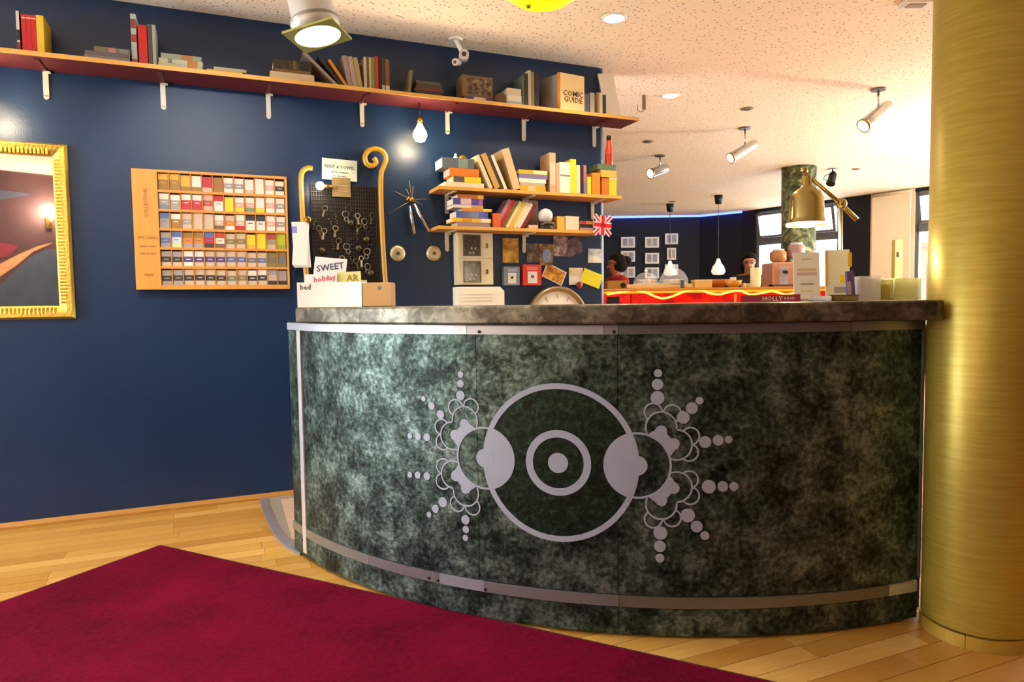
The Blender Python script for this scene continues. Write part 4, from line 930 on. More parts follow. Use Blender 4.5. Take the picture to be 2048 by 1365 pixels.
# metal tube chime with spokes
u, z = U(824, 400, 0.05)
ch = thing('tube_ornament', 'wall ornament of two hanging silver tubes and thin spokes', 'ornament', wloc(u, 0.05, z), WROT)
MB().sphere((0, 0, 0), 0.02, 12, 8).obj('hub', M_BRASS, ch); MB().sphere((-0.025, 0, 0.004), 0.016, 12, 8).obj('hub', M_BRASS, ch)
MB().tube([(0, 0.0, 0), (0, 0.048, 0)], 0.006).obj('wall_pin', M_BRASS, ch)
def rel(x, y): a = U(x, y, 0.05); return (a[0] - u, 0, a[1] - z)
for (a, b) in (((819, 412), (829, 468)), ((828, 408), (858, 464))): MB().tube([rel(*a), rel(*b)], 0.011, 12).obj('tube', M_CHROME, ch)
for (x, y) in ((818, 362), (790, 383), (855, 398), (777, 428), (826, 372), (845, 410), (812, 378)): MB().tube([(0, -0.004, 0), rel(x, y)], 0.0018, 6).obj('spoke', pm('#a08c5c', 0.4, 0.7), ch)
for (x, lb) in ((796, 'left'), (868, 'right')):
    u, z = U(x, 507, 0.02)
    d_ = thing('wall_disc', 'round brass and white disc on blue wall, %s of a pair' % lb, 'disc', wloc(u, 0.001, z), WROT, 'pair of round discs')
    Rm = Matrix.Rotation(pi / 2, 4, 'X')
    MB().lathe([(0.050, 0.0), (0.052, 0.012), (0.046, 0.02), (0.03, 0.024), (0.012, 0.022)], 28, R=Rm).obj('plate', pm('#cdbf9c', 0.35, 0.5, var=0.15), d_)
    MB().lathe([(0.012, 0.02), (0.011, 0.032), (0.006, 0.036)], 14, R=Rm).obj('button', pm('#5a5244', 0.4, 0.5), d_)
# cabinet with two glazed doors
uA, zb = U(917, 570, 0.10); uB = U(987, 515, 0.10)[0]; zt = min(U(950, 462, 0.10)[1], ZL - 0.023)
fc = thing('meter_cabinet', 'beige meter cabinet with two dark glazed doors', 'cabinet', wloc((uA + uB) / 2, 0.001, zb), WROT)
w, h = uB - uA, zt - zb; M_BE = pm('#d8cdaa', 0.45, var=0.05, name='beige_enamel')
MB().box((0, -0.045, h / 2), (w, 0.09, h)).obj('case', M_BE, fc, bev=0.003)
for i, z in ((0, h * 0.25), (1, h * 0.75)):
    dr = MB().box((0, -0.094, z), (w - 0.006, 0.008, h / 2 - 0.008)).obj('door', M_BE, fc, bev=0.002)
    MB().box((-0.028, -0.0985, z), (w * 0.46, 0.002, h * 0.38)).obj('pane', ramp_mat('meter_glass', [(0.45, '#2a251b'), (0.62, '#4d4632'), (0.75, '#a8a88c')], 30, 3, 0.2), dr)
    f_ = MB()
    for sx in (-1, 1): f_.box((-0.028 + sx * w * 0.235, -0.1, z), (0.006, 0.006, h * 0.4))
    for sz in (-1, 1): f_.box((-0.028, -0.1, z + sz * h * 0.195), (w * 0.47, 0.006, 0.006))
    f_.obj('pane_frame', pm('#5d543e', 0.5), dr)
    for q in range(4): MB().box((-0.045 + q * 0.014, -0.1, z - 0.05 + 0.03 * (q % 2)), (0.009, 0.003, 0.012)).obj('meter', pm('#b8b49c', 0.5), dr)
    MB().box((w * 0.31, -0.102, z), (0.012, 0.01, 0.032)).obj('handle', pm('#6a6148', 0.4, 0.5), dr)
uA, zb = U(917, 625, 0.12); uB = U(1010, 590, 0.12)[0]; zt = U(960, 574, 0.12)[1]
w, h = uB - uA, zt - zb
wbx = thing('wall_box', 'white enclosure below the meter cabinet behind the counter', 'box', wloc((uA + uB) / 2, 0.001, zb), WROT)
MB().prism([(-w / 2, 0), (w / 2, 0), (w / 2, h - 0.03), (w / 2 - 0.03, h), (-w / 2, h)], 0, 0.11, R=Matrix.Rotation(pi / 2, 4, 'X')).obj('shell', pm('#f2ecdc', 0.5, var=0.03), wbx, bev=0.004)
m = MB()
for i in range(3): m.box((-0.02, -0.111, h - 0.05 - i * 0.022), (w * 0.6, 0.003, 0.004))
m.obj('vent_slot', pm('#cfc5b0', 0.6), wbx)
# cards and photos
def pmix(a, b, c, s=25): return ramp_mat('photo_print', [(0.4, a), (0.52, b), (0.64, c)], s, 3, 0.4)
wallcard('picture', 'yellow brown landscape picture above the grey card box', 'picture', 1005, 1037, 477, 526, 0.004, '', mat=pmix('#8a5a18', '#b88a2c', '#d6b04c', 12))
wallcard('photo', 'dark grey photo right of the shelf bracket', 'photo', 1053.5, 1077, 487, 525, 0.004, '', mat=pmix('#3d332c', '#5e5144', '#8a7a68', 20))
t, w, h = wallcard('photo', 'yellow photo with a pale blue oval', 'photo', 1078, 1106, 488, 531, 0.007, '#6d5a38', mat=pmix('#4c3a28', '#7a6432', '#a88424', 20))
MB().lathe([(0.5, 0), (0.5, 0.001)], 24, R=Matrix.Translation((0.005, -0.002, -0.01)) @ Matrix.Diagonal((0.07, 1, 0.10, 1)) @ Matrix.Rotation(pi / 2, 4, 'X')).obj('print', pm('#7f8fb8', 0.5), t)
wallcard('photo', 'upright collage photo left of the tilted dark photo', 'photo', 1106, 1134, 472, 513, 0.007, '', 0.05, mat=pmix('#5a4646', '#8a7470', '#b8a498', 22))
wallcard('photo', 'tilted dark mauve photo beside the collage photo', 'photo', 1128, 1164, 478, 511, 0.004, '', -0.35, mat=pmix('#352a34', '#57444e', '#776068', 18))
wallcard('photo', 'landscape photo with white sky near wall corner', 'photo', 1176, 1203, 498, 526, 0.004, '', mat=pmix('#8aa4b0', '#d8dcd4', '#ece6d6', 8))
def cardbox(label, x0, x1, y0, y1, col, inner):
    t, w, h = wallcard('card_box', label, 'box', x0, x1, y0, y1, 0.025, col, th=0.045)
    MB().box((0, -0.0235, -h * 0.12), (w * 0.52, 0.002, h * 0.58)).obj('card', M_WHITE, t)
    MB().box((0, -0.025, -h * 0.08), (w * 0.16, 0.001, h * 0.13)).obj('print', pm(inner, 0.6), t)
    for i in range(2): MB().box((0, -0.0233, h * (0.36 - 0.09 * i)), (w * 0.6, 0.001, h * 0.04)).obj('print', pm('#c8ccd4', 0.6), t)
cardbox('grey blue card dispenser box on blue wall', 1006, 1037, 534, 571, '#8494ac', '#2c2c34')
cardbox('red card dispenser box on blue wall', 1044, 1080, 530, 571, '#d8341a', '#b82828')
t, w, h = wallcard('photo', 'tilted orange photo with white border', 'photo', 1087, 1130, 534, 564, 0.004, '#e4dccc', 0.42)
MB().box((0, -0.002, 0), (w * 0.88, 0.001, h * 0.84)).obj('print', pmix('#8a5a2c', '#d8902c', '#efc83c', 16), t)
wallcard('note', 'white and pale yellow note left of the yellow note', 'note', 1138, 1166, 536, 570, 0.004, '', mat=pmix('#d8c878', '#ece4d4', '#f2ece0', 5))
u, z = U(1159, 571, 0.02)
MB().sphere((0, 0, 0), 0.026, 14, 8, sq=(1, 0.5, 1)).obj('fridge_magnet', pm('#8c2438', 0.4, var=0.5), None, wloc(u, 0.018, z), WROT, label='dark red round magnet at the note corner', category='magnet')
wallcard('note', 'plain bright yellow tilted note near wall corner', 'note', 1164, 1203, 543, 572, 0.007, '#f2ea10', 0.33)
# round dial
u, z = U(1118, 640, 0.06)
dl = thing('wall_clock', 'round metal rimmed white dial low behind the counter', 'clock', wloc(u, 0.001, z), WROT)
Rm = Matrix.Rotation(pi / 2, 4, 'X'); rO = U(1118, 572, 0.06)[1] - z
MB().lathe([(rO, 0), (rO, 0.045), (rO - 0.012, 0.062), (rO - 0.035, 0.055), (rO - 0.04, 0.03)], 64, R=Rm).obj('rim', pm('#a8977c', 0.3, 0.8, var=0.2), dl)
MB().lathe([(rO - 0.038, 0.028), (rO - 0.038, 0.034)], 64, R=Rm).obj('face', pm('#f0ebe0', 0.5, var=0.04), dl)
for i in range(12):
    a = i * pi / 6; MB().box((0, -0.0355, rO - 0.075), (0.007, 0.002, 0.035), Matrix.Rotation(a, 4, 'Y')).obj('hour_mark', pm('#a8a49c', 0.5), dl)
MB().box((0, -0.037, 0.05), (0.008, 0.002, 0.13), Matrix.Rotation(0.5, 4, 'Y')).obj('hand', M_BLACK, dl); MB().box((0, -0.039, 0.04), (0.01, 0.002, 0.09), Matrix.Rotation(-1.9, 4, 'Y')).obj('hand', M_BLACK, dl)

# ================================================================== THINGS ON THE COUNTER
YL = 3.12
def cbox(name, label, cat, x0, x1, yt, Y, col, dp, zs=ZT, group=None, bev=0.003, rz=0.0, mat=None):
    a = atY(x0, 600, Y); b = atY(x1, 600, Y); h = atY((x0 + x1) / 2, yt, Y).z - zs
    t = thing(name, label, cat, ((a.x + b.x) / 2, Y + dp / 2, zs + 0.001), (0, 0, rz), group)
    MB().box((0, 0, h / 2), (b.x - a.x, dp, h)).obj('body', mat or pm(col, 0.55, var=0.05), t, bev=bev)
    return t, b.x - a.x, h
# leaflet display box
a = atY(595, 610, YL); b = atY(724, 610, YL); w = b.x - a.x; h = atY(660, 565, YL).z - ZT
dis = thing('leaflet_box', 'white leaflet display box on left end of countertop', 'display box', ((a.x + b.x) / 2, YL + 0.06, ZT + 0.001))
MB().box((0, -0.058, h / 2), (w, 0.004, h)).obj('front_panel', M_WHITE, dis)
MB().box((0, 0.058, h * 0.55), (w, 0.004, h * 1.1)).obj('back_panel', M_WHITE, dis)
MB().box((0, 0, 0.003), (w, 0.112, 0.006)).obj('bottom', M_WHITE, dis)
for s_ in (-1, 0, 1): MB().box((s_ * (w / 2 - 0.002), 0, h / 2), (0.004, 0.112, h)).obj('side_panel', M_WHITE, dis)
text('bed', 0.034, pm('#2e2c2c', 0.7), dis, (-w * 0.37, -0.0605, h * 0.80))
t, w2, h2 = cbox('kraft_box', 'brown kraft board box right of white leaflet box', 'box', 725.5, 783, 566, YL, '#a97e4c', 0.11)
MB().lathe([(0.008, 0), (0.008, 0.001)], 16, R=Matrix.Translation((0.012, -0.0555, h2 * 0.78)) @ Matrix.Rotation(pi / 2, 4, 'X')).obj('stamp', pm('#50586a', 0.6), t)
def sheet(name, label, x0, x1, y0, y1, Y, col, rot=(0, 0, 0), cat='leaflet', zb=None, th=0.004, mat=None):
    a = atY(x0, y1, Y); b = atY(x1, y0, Y); zb = zb if zb is not None else a.z
    t = thing(name, label, cat, ((a.x + b.x) / 2, Y, zb), rot)
    MB().box((0, 0, (b.z - zb) / 2), (b.x - a.x, th, b.z - zb)).obj('sheet', mat or pm(col, 0.5, var=0.04), t)
    return t, b.x - a.x, b.z - zb
zi = ZT + 0.008
t, w, h = sheet('leaflet', 'tall white leaflet with dark lettering in display box', 619, 682, 514, 560, YL + 0.09, '#e6e8ee', (-0.12, 0.10, 0), zb=zi)
text('SWEET', 0.042, pm('#3a4152', 0.7), t, (0, -0.003, h * 0.80), (pi / 2, -0.22, 0))
t, w, h = sheet('leaflet', 'white leaflet with pink script in display box', 608, 672, 548, 565, YL + 0.05, '#f0ecea', (-0.1, 0, 0), zb=zi)
text('holiday', 0.036, pm('#d8406a', 0.7), t, (w * 0.12, -0.003, h * 0.86), (pi / 2, -0.12, 0))
t, w, h = sheet('leaflet', 'pale yellow leaflet with olive letters in display box', 676, 723, 543, 565, YL + 0.06, '#e0d890', (-0.1, -0.05, 0), zb=zi)
text('AR', 0.045, pm('#8a7d1c', 0.7), t, (w * 0.15, -0.003, h * 0.80))
# right end
YR = 2.44
a = atY(1506, 600, YR); b = atY(1622, 600, YR); th = atY(1560, 590, YR).z - ZT
m, mats, pg = book_mesh(th, 0.12, (b.x - a.x) * 0.97, '#8c1430')
bk = put_book(m, mats, pg, 'dark red book with pale title lying on countertop', (a.x - 0.004, YR + 0.115, ZT + 0.001 + th / 2), (Matrix.Rotation(-0.34, 3, 'Z') @ Matrix.Rotation(pi / 2, 3, 'Y')).to_euler(), None)
L = b.x - a.x
text('HOLLY', 0.022, pm('#e2c79c', 0.6), bk, (0.002, -0.0606, L * 0.52), (pi / 2, -pi / 2, 0)); text('READ', 0.015, pm('#d8a890', 0.6), bk, (0.002, -0.0606, L * 0.80), (pi / 2, -pi / 2, 0))
t, w, h = cbox('card_pack', 'small white pack between red book and brown box', 'pack', 1628, 1668, 594, YR, '#e8e6e4', 0.07, rz=-0.3)
MB().box((0, 0, h + 0.001), (w * 0.9, 0.06, 0.003)).obj('flap', pm('#c9b8b8', 0.6), t)
t, w, h = cbox('box', 'low olive brown box on countertop', 'box', 1674, 1722, 592, YR, '#7c6426', 0.08, rz=-0.3)
MB().box((0, 0, h + 0.0015), (w + 0.003, 0.082, 0.003)).obj('lid', pm('#4d3c18', 0.6), t)
YF = 2.66
t, w, h = sheet('flyer_stand', 'white flyer in upright stand behind the red book', 1588, 1642, 504, 600, YF, '#f6f2e4', (-0.08, 0, 0.02), 'flyer stand', zb=ZT + 0.003)
MB().box((0, 0.03, 0.004), (w, 0.10, 0.004)).obj('foot', glassy('#e8e8e0', 0.4), t)
for i, (zz, wd_) in enumerate(((0.86, 0.4), (0.64, 0.7), (0.55, 0.75), (0.34, 0.5), (0.2, 0.45))): MB().box((0, -0.0026, h * zz), (w * wd_, 0.001, h * (0.03 if i not in (1, 2) else 0.06))).obj('print', pm(['#d0cba8', '#e0c8a8', '#d8bca8', '#9aa078', '#e8dc98'][i], 0.6), t)
t, w, h = sheet('card_stand', 'pale card with yellow edges on stand below brass lamp', 1652, 1700, 499, 600, YF + 0.02, '#f2ecca', (-0.06, 0, -0.1), 'card stand', zb=ZT + 0.003)
MB().box((-w * 0.47, -0.003, h * 0.62), (w * 0.1, 0.003, h * 0.7)).obj('edge_band', pm('#d8a83c', 0.5), t)
MB().box((w * 0.5, 0.0, h * 0.80), (0.014, 0.012, h * 0.28)).obj('clip', pm('#e0a812', 0.5), t)
MB().box((0, 0.03, 0.004), (w, 0.10, 0.004)).obj('foot', glassy('#e8e8e0', 0.4), t)
MB().box((w * 0.3, -0.003, h * 0.42), (w * 0.4, 0.002, h * 0.16)).obj('sticker', pm('#efd71c', 0.5), t)
MB().box((w * 0.1, -0.0032, h * 0.2), (w * 0.5, 0.001, h * 0.12)).obj('print', pm('#b8a898', 0.5), t)
t, w, h = sheet('leaflet', 'purple folded leaflet leaning beside the pale card', 1694, 1712, 542, 600, YF - 0.04, '#5a3f96', (0, -0.10, 0.3), zb=ZT + 0.003, th=0.01)
MB().box((-0.01, -0.0055, h * 0.4), (w * 0.5, 0.001, h * 0.5)).obj('print', pm('#b8acd8', 0.5), t)
def acrylic(label, x0, x1, yt, Y, col, al, dp, fill=None, fcol=None):
    a = atY(x0, 600, Y); b = atY(x1, 600, Y); w = b.x - a.x; h = atY((x0 + x1) / 2, yt, Y).z - ZT
    t = thing('acrylic_box', label, 'acrylic box', ((a.x + b.x) / 2, Y + dp / 2, ZT + 0.001)); g = glassy(col, al, 0.12)
    MB().box((0, -dp / 2 + 0.0015, h / 2), (w, 0.003, h)).obj('front_panel', g, t); MB().box((0, dp / 2 - 0.0015, h / 2), (w, 0.003, h)).obj('back_panel', g, t)
    for s_ in (-1, 1): MB().box((s_ * (w / 2 - 0.0015), 0, h / 2), (0.003, dp - 0.007, h)).obj('side_panel', g, t)
    MB().box((0, 0, 0.002), (w, dp, 0.004)).obj('bottom', g, t)
    if fill: MB().box((0, 0, h * fill / 2 + 0.005), (w * 0.82, dp * 0.6, h * fill)).obj('contents', pm(fcol, 0.6), t)
acrylic('clear upright box with white papers beside olive box', 1720, 1761, 553, YF - 0.05, '#d8d4d4', 0.45, 0.07, 0.85, '#e4dedc')
acrylic('narrow greenish clear box second from the gold column', 1763, 1786, 560, YF - 0.02, '#b8b058', 0.4, 0.06, 0.7, '#c8b85c')
acrylic('wide pale green clear box next to the gold column', 1789, 1842, 557, YF, '#dfe4b8', 0.5, 0.08, 0.75, '#eef0d4')
# brass lamp
M_PBRASS = pm('#b3a26a', 0.22, 0.95, var=0.06, scale=12, name='pale_brass')
YA = 2.85
P_ = lambda x, y: atY(x, y, YA)
base = P_(1681, 600)
lp = thing('desk_lamp', 'brass desk lamp with bell shade and jointed arm', 'lamp', (base.x, YA, ZT + 0.001))
lo = lambda x, y: (P_(x, y).x - base.x, 0.0, P_(x, y).z - ZT)
MB().lathe([(0.06, 0), (0.062, 0.008), (0.03, 0.016), (0.009, 0.022)], 24).obj('base', M_PBRASS, lp)
MB().tube([(0, 0, 0.015), lo(1681, 412)], 0.0085, 10).obj('post', pm('#d8cfc0', 0.3, 0.7), lp)
MB().tube([lo(1606, 343), lo(1681, 408), lo(1714, 440)], [0.007, 0.009, 0.011], 10).obj('arm', M_PBRASS, lp)
q = lo(1683, 408); MB().sphere(q, 0.022, 14, 8).obj('joint', M_PBRASS, lp)
q = lo(1608, 342); MB().sphere(q, 0.016, 14, 8).obj('joint', M_PBRASS, lp)
c = lo(1613, 450); hs = lo(1609, 350)[2] - c[2]
sh = MB().lathe([(0.079, 0.0), (0.076, 0.003), (0.070, 0.028), (0.065, hs * 0.52), (0.052, hs * 0.66), (0.027, hs * 0.74), (0.020, hs * 0.80), (0.018, hs * 0.97), (0.010, hs)], 32, (c[0], 0, c[2]), cap=False).obj('shade', M_PBRASS, lp)
so_ = sh.modifiers.new('thick', 'SOLIDIFY'); so_.thickness = 0.002; so_.offset = -1
MB().sphere((c[0], 0, c[2] + 0.02), 0.032, 16, 10).obj('bulb', pm('#ffffff', 0.4, emis='#ffe8c0', estr=30), lp)
MB().lathe([(0.081, -0.004), (0.081, 0.006)], 32, (c[0], 0, c[2]), cap=False).obj('rim', pm('#fff2d0', 0.4, emis='#fff0d0', estr=1.6), lp)  # bulb glow along the shade edge, put into the rim as emission
light('lamp_light', 'POINT', (c[0], 0, c[2] - 0.035), 8, (1, 0.85, 0.6), 0.04, parent=lp)

# ================================================================== CEILING THINGS
def downlight(x, y, label, pw=60):
    t = thing('downlight', label, 'ceiling light', (x, y, CEIL), group='recessed ceiling downlights')
    MB().lathe([(0.062, 0.0), (0.062, -0.006), (0.078, -0.006), (0.078, 0.0)], 28, cap=False).obj('trim_ring', M_WHITE, t)
    MB().lathe([(0.061, -0.003), (0.061, -0.004)], 28).obj('diffuser', pm('#ffffff', 0.5, emis='#fff3d8', estr=20), t)
    light('downlight_light', 'SPOT', (0, 0, -0.02), pw, (1.0, 0.80, 0.56), 0.06, (0, 0, -1), 140, 0.8, parent=t)
p = atz(1228, 36, CEIL); downlight(p.x, p.y, 'bright recessed ceiling light nearest above the counter')
p = atz(1341, 191, CEIL); downlight(p.x, p.y, 'bright recessed ceiling light beyond the wall end')
for i, (x, y) in enumerate(((-2.4, 2.2), (-1.6, 0.2))): downlight(x, y, 'added recessed ceiling light out of view, %s nearest the mirror' % ORD[i], (60, 30)[i])  # extra unseen downlights, added to light the area around the camera
# stage lamp
YP = 2.62
c = atY(643, 72, YP) + Vector((-0.013, 0, -0.003))
sl = thing('stage_lamp', 'large white stage lamp with square filter frame under ceiling', 'spotlight', tuple(c), (-0.21, 0.008, 1.4286))
M_LW = pm('#c6c4c0', 0.35, 0.25, var=0.05)
MB().lathe([(0.090, 0.009), (0.090, 0.06), (0.082, 0.075), (0.080, 0.30), (0.06, 0.34), (0.03, 0.36)], 36).obj('can', M_LW, sl)
MB().lathe([(0.0905, 0.050), (0.0925, 0.056), (0.0905, 0.062)], 36, cap=False).obj('ring', pm('#8c8a86', 0.4, 0.5), sl)
fr = MB(); hw = 0.098
for i in range(24):
    a0, a1 = 2 * pi * i / 24, 2 * pi * (i + 1) / 24
    def sqp(a): m_ = max(abs(math.cos(a)), abs(math.sin(a))); return (hw * math.cos(a) / m_, hw * math.sin(a) / m_)
    A, B2 = sqp(a0), sqp(a1); r_ = 0.085
    vs = [(A[0], A[1], 0), (B2[0], B2[1], 0), (r_ * math.cos(a1), r_ * math.sin(a1), 0), (r_ * math.cos(a0), r_ * math.sin(a0), 0)]
    fr.add(vs + [(v[0], v[1], 0.008) for v in vs], [(0, 1, 2, 3), (4, 7, 6, 5), (0, 4, 5, 1), (2, 6, 7, 3)])
fr.obj('filter_frame', pm('#a8b060', 0.35, 0.4), sl)
MB().lathe([(0.086, 0.004), (0.086, 0.006)], 36).obj('lens', pm('#ffffff', 0.4, emis='#f4ffe0', estr=9), sl)
MB().box((0.098, 0.03, 0.02), (0.012, 0.03, 0.03)).obj('latch', M_WHITE, sl)
MB().tube([(-0.11, 0, 0.17), (-0.11, 0, 0.40), (-0.05, 0, 0.47), (0.05, 0, 0.47), (0.11, 0, 0.40), (0.11, 0, 0.17)], 0.007).obj('yoke', pm('#8c8a86', 0.4, 0.6), sl)
top = Matrix.Rotation(0, 3, 'X'); inv = Euler((-0.21, 0.008, 1.4286)).to_matrix().inverted()
e_ = inv @ (Vector((c.x + 0.06, c.y - 0.04, CEIL)) - c)
MB().tube([(0, 0, 0.46), tuple(e_)], 0.012).obj('hanging_pole', pm('#8c8a86', 0.4, 0.6), sl)
light('stage_light', 'SPOT', (0, 0, -0.02), 70, (0.93, 1.0, 0.92), 0.07, (0, 0, -1), 80, 0.5, parent=sl)
# yellow lampshade at the top edge
c = atY(1085, 12, 3.0)
ys = thing('pendant_lamp', 'yellow pendant lamp bowl at the top of the picture', 'lamp', (c.x, 3.0, c.z))
MB().lathe([(0.004, 0), (0.06, 0.005), (0.12, 0.025), (0.17, 0.06), (0.19, 0.10), (0.17, 0.12)], 40, cap=False).obj('shade', pm('#f0d80c', 0.45, emis='#ffe000', estr=0.7), ys)
MB().tube([(0, 0, 0.1), (0, 0, CEIL - c.z)], 0.005).obj('cord', M_BLACK, ys)
MB().lathe([(0.012, 0.0), (0.008, -0.008)], 12, c=(-0.06, 0, 0.002)).obj('finial', M_BRASS, ys)
# security camera
sc = thing('security_camera', 'white twin lens security camera under ceiling above high shelf', 'camera', (-0.34, 4.52, CEIL))
q = atY(928, 108, 4.45) - Vector((-0.34, 4.52, CEIL)); q2 = atY(910, 124, 4.47) - Vector((-0.34, 4.52, CEIL))
MB().lathe([(0.04, -0.012), (0.045, -0.004), (0.045, 0.0)], 20).obj('mount', M_WHITE, sc)
MB().tube([(0, 0, -0.005), tuple(q + Vector((-0.01, 0.06, 0.02)))], 0.014, 10).obj('arm', M_WHITE, sc)
hd = MB().tube([tuple(q + Vector((-0.01, 0.10, 0.012))), tuple(q)], 0.032, 18).obj('head', pm('#c4beba', 0.4), sc)
MB().tube([tuple(q + Vector((0, 0.002, 0))), tuple(q + Vector((0.0, -0.004, 0)))], 0.014, 14).obj('lens', M_BLACK, hd)
h2_ = MB().tube([tuple(q2 + Vector((0.02, 0.06, 0.02))), tuple(q2)], 0.022, 16).obj('head', pm('#c4beba', 0.4), sc)
MB().tube([tuple(q2 + Vector((0, 0.002, 0))), tuple(q2 + Vector((0, -0.004, 0)))], 0.011, 12).obj('lens', pm('#5c5450', 0.3), h2_)
MB().tube([tuple(q + Vector((-0.01, 0.06, 0))), tuple(q2 + Vector((0.01, 0.04, 0.01)))], 0.012, 8).obj('arm', M_WHITE, sc)
# three ceiling spotlights, a black one, vents, hanger, smoke plate
def spot(label, px_, py_, d, L, r, dark=False, pw=40, col=(1, 0.82, 0.55), ang=70, grp='chrome ceiling spotlights'):
    p = atz(px_, py_, CEIL)
    t = thing('ceiling_spotlight', label, 'spotlight', (p.x, p.y, CEIL), group=None if dark else grp)
    mat = M_BLACK if dark else M_CHROME
    d = Vector(d).normalized(); c = Vector((0, 0, -0.20 * L / 0.3))
    Rm = d.to_track_quat('-Z', 'Y').to_matrix().to_4x4(); T = Matrix.Translation(c) @ Rm
    MB().lathe([(0.06, -0.012), (0.06, 0)], 24).obj('mount', pm('#6e6660', 0.4, 0.5), t)
    MB().tube([(0, 0, -0.005), (0.0, 0, c.z + r * 0.4)], 0.009).obj('stem', mat, t)
    MB().lathe([(r * 0.5, L / 2), (r * 0.9, L / 2 - 0.03), (r, L / 2 - 0.06), (r, -L / 2), (r * 1.12, -L / 2 - 0.005), (r * 1.12, -L / 2 - 0.03)], 24, R=T, cap=False).obj('body', mat, t)
    MB().lathe([(r * 1.12, -L / 2 - 0.02), (r * 1.16, -L / 2 - 0.035), (r * 0.98, -L / 2 - 0.035)], 24, R=T, cap=False).obj('rim', pm('#9c7e3c', 0.3, 0.8) if not dark else M_BLACK, t)
    MB().lathe([(r * 1.0, -L / 2 - 0.022), (r * 1.0, -L / 2 - 0.026)], 24, R=T).obj('lens', pm('#ffffff', 0.4, emis='#ffdc90', estr=7) if not dark else M_BLACK, t)
    pts = [T @ Vector((r * 1.0, 0, L * 0.4)), T @ Vector((r * 2.0, 0, L * 0.25)), T @ Vector((r * 2.3, 0, -L * 0.1)), T @ Vector((r * 1.1, 0, -L * 0.3))]
    MB().tube([tuple(x) for x in pts], 0.005).obj('cable', pm('#4c463e', 0.5), t)
    if not dark: light('spot_light', 'SPOT', tuple(T @ Vector((0, 0, -L / 2 - 0.05))), pw, col, 0.05, tuple(d), ang, 0.5, parent=t)
spot('nearest of three chrome ceiling spotlights, beside gold column', 1757, 178, (-0.80, -0.22, -0.62), 0.30, 0.052)
spot('middle of three chrome ceiling spotlights', 1490, 256, (-0.85, -0.25, -0.5), 0.32, 0.048)
spot('farthest of three chrome ceiling spotlights', 1320, 311, (-0.85, -0.5, -0.35), 0.26, 0.055)
spot('small black ceiling spotlight right of green pillar', 1665, 338, (-0.5, -0.5, -1.1), 0.16, 0.05, True)
aim = WP(-1.85, 0, 1.75) - Vector((-1.0, 2.0, CEIL - 0.2)); pq = px((-1.0, 2.0, CEIL))  # unseen spotlight, added to brighten the leaflets and the wall around them
spot('added ceiling spotlight out of view aimed at the leaflet rack', pq[0], pq[1], tuple(aim), 0.30, 0.052, False, 45, (0.95, 0.98, 1.0), 50, None)
for i, (x, y, lb) in enumerate(((1495, 217, 'nearer small round grey vent in the ceiling'), (1297, 283, 'farther small round grey vent in the ceiling'), (1712, 338, 'dark ceiling vent right of the black spotlight'), (1345, 403, 'tiny ceiling vent above the far dark wall'))):
    p = atz(x, y, CEIL); t = thing('ceiling_vent', lb, 'vent', (p.x, p.y, CEIL))
    MB().lathe([(0.03, -0.012), (0.055, -0.008), (0.06, 0)], 20).obj('ring', pm('#8a8070', 0.5), t); MB().lathe([(0.028, -0.014), (0.028, -0.011)], 16).obj('core', pm('#4c463c', 0.5), t)
p = atz(1283, 190, CEIL); t = thing('ceiling_hanger', 'thin metal hanger bracket dangling from ceiling near shelf end', 'hanger', (p.x, p.y, CEIL))
MB().box((0.02, 0, -0.06), (0.03, 0.004, 0.12)).obj('strap', pm('#8c7c64', 0.4, 0.5), t); MB().tube([(0.03, 0, -0.12), (0.0, 0, -0.14), (-0.03, 0, -0.13), (-0.035, 0, -0.08)], 0.003).obj('wire', pm('#6c5c48', 0.4, 0.5), t)
p = atz(1832, 4, CEIL); t = thing('ceiling_plate', 'white square plate on ceiling beside gold column top', 'plate', (p.x, p.y, CEIL))
MB().box((0, 0, -0.01), (0.16, 0.1, 0.02)).obj('cover', M_WHITE, t, bev=0.005); MB().box((0.0, 0, -0.022), (0.10, 0.05, 0.004)).obj('grille', pm('#8c8478', 0.5), t)

# ================================================================== FAR ROOM
def smooth(pts, k=5):
    q = []
    for i in range(len(pts) - 1):
        p0, p1, p2, p3 = pts[max(i - 1, 0)], pts[i], pts[i + 1], pts[min(i + 2, len(pts) - 1)]
        for j in range(k):
            t = j / k; q.append(0.5 * ((2 * p1) + (p2 - p0) * t + (2 * p0 - 5 * p1 + 4 * p2 - p3) * t * t + (3 * p1 - p0 - 3 * p2 + p3) * t ** 3))
    return q + [pts[-1]]
YB = 6.6
ZBAR = atY(1400, 576, YB).z
bx0, bx1 = 0.80, 3.5
br = thing('bar', 'far bar with glowing red front and light wave', 'bar', (0, 0, 0))
MB().box(((bx0 + bx1) / 2, YB + 0.32, (ZBAR - 0.025) / 2), (bx1 - bx0, 0.6, ZBAR - 0.025)).obj('body', pm('#5a1c10', 0.6), br)
xs = [bx0, atY(1262, 600, YB).x, atY(1470, 600, YB).x, bx1]
for i in range(3): MB().box(((xs[i] + xs[i + 1]) / 2, YB + 0.005, (ZBAR - 0.05) / 2), (xs[i + 1] - xs[i] - 0.012, 0.02, ZBAR - 0.05)).obj('front_panel', ramp_mat('red_lit_panel%d' % i, [(0.4, '#7a0404'), (0.55, '#c00c04'), (0.7, '#e0280c')], 5, 3, 0.3), br)
for n_ in range(3):
    m_ = bpy.data.materials['red_lit_panel%d' % n_]; b2 = m_.node_tree.nodes['Principled BSDF']; r2 = [n for n in m_.node_tree.nodes if n.type == 'VALTORGB'][0]
    m_.node_tree.links.new(r2.outputs[0], b2.inputs['Emission Color']); b2.inputs['Emission Strength'].default_value = 0.9
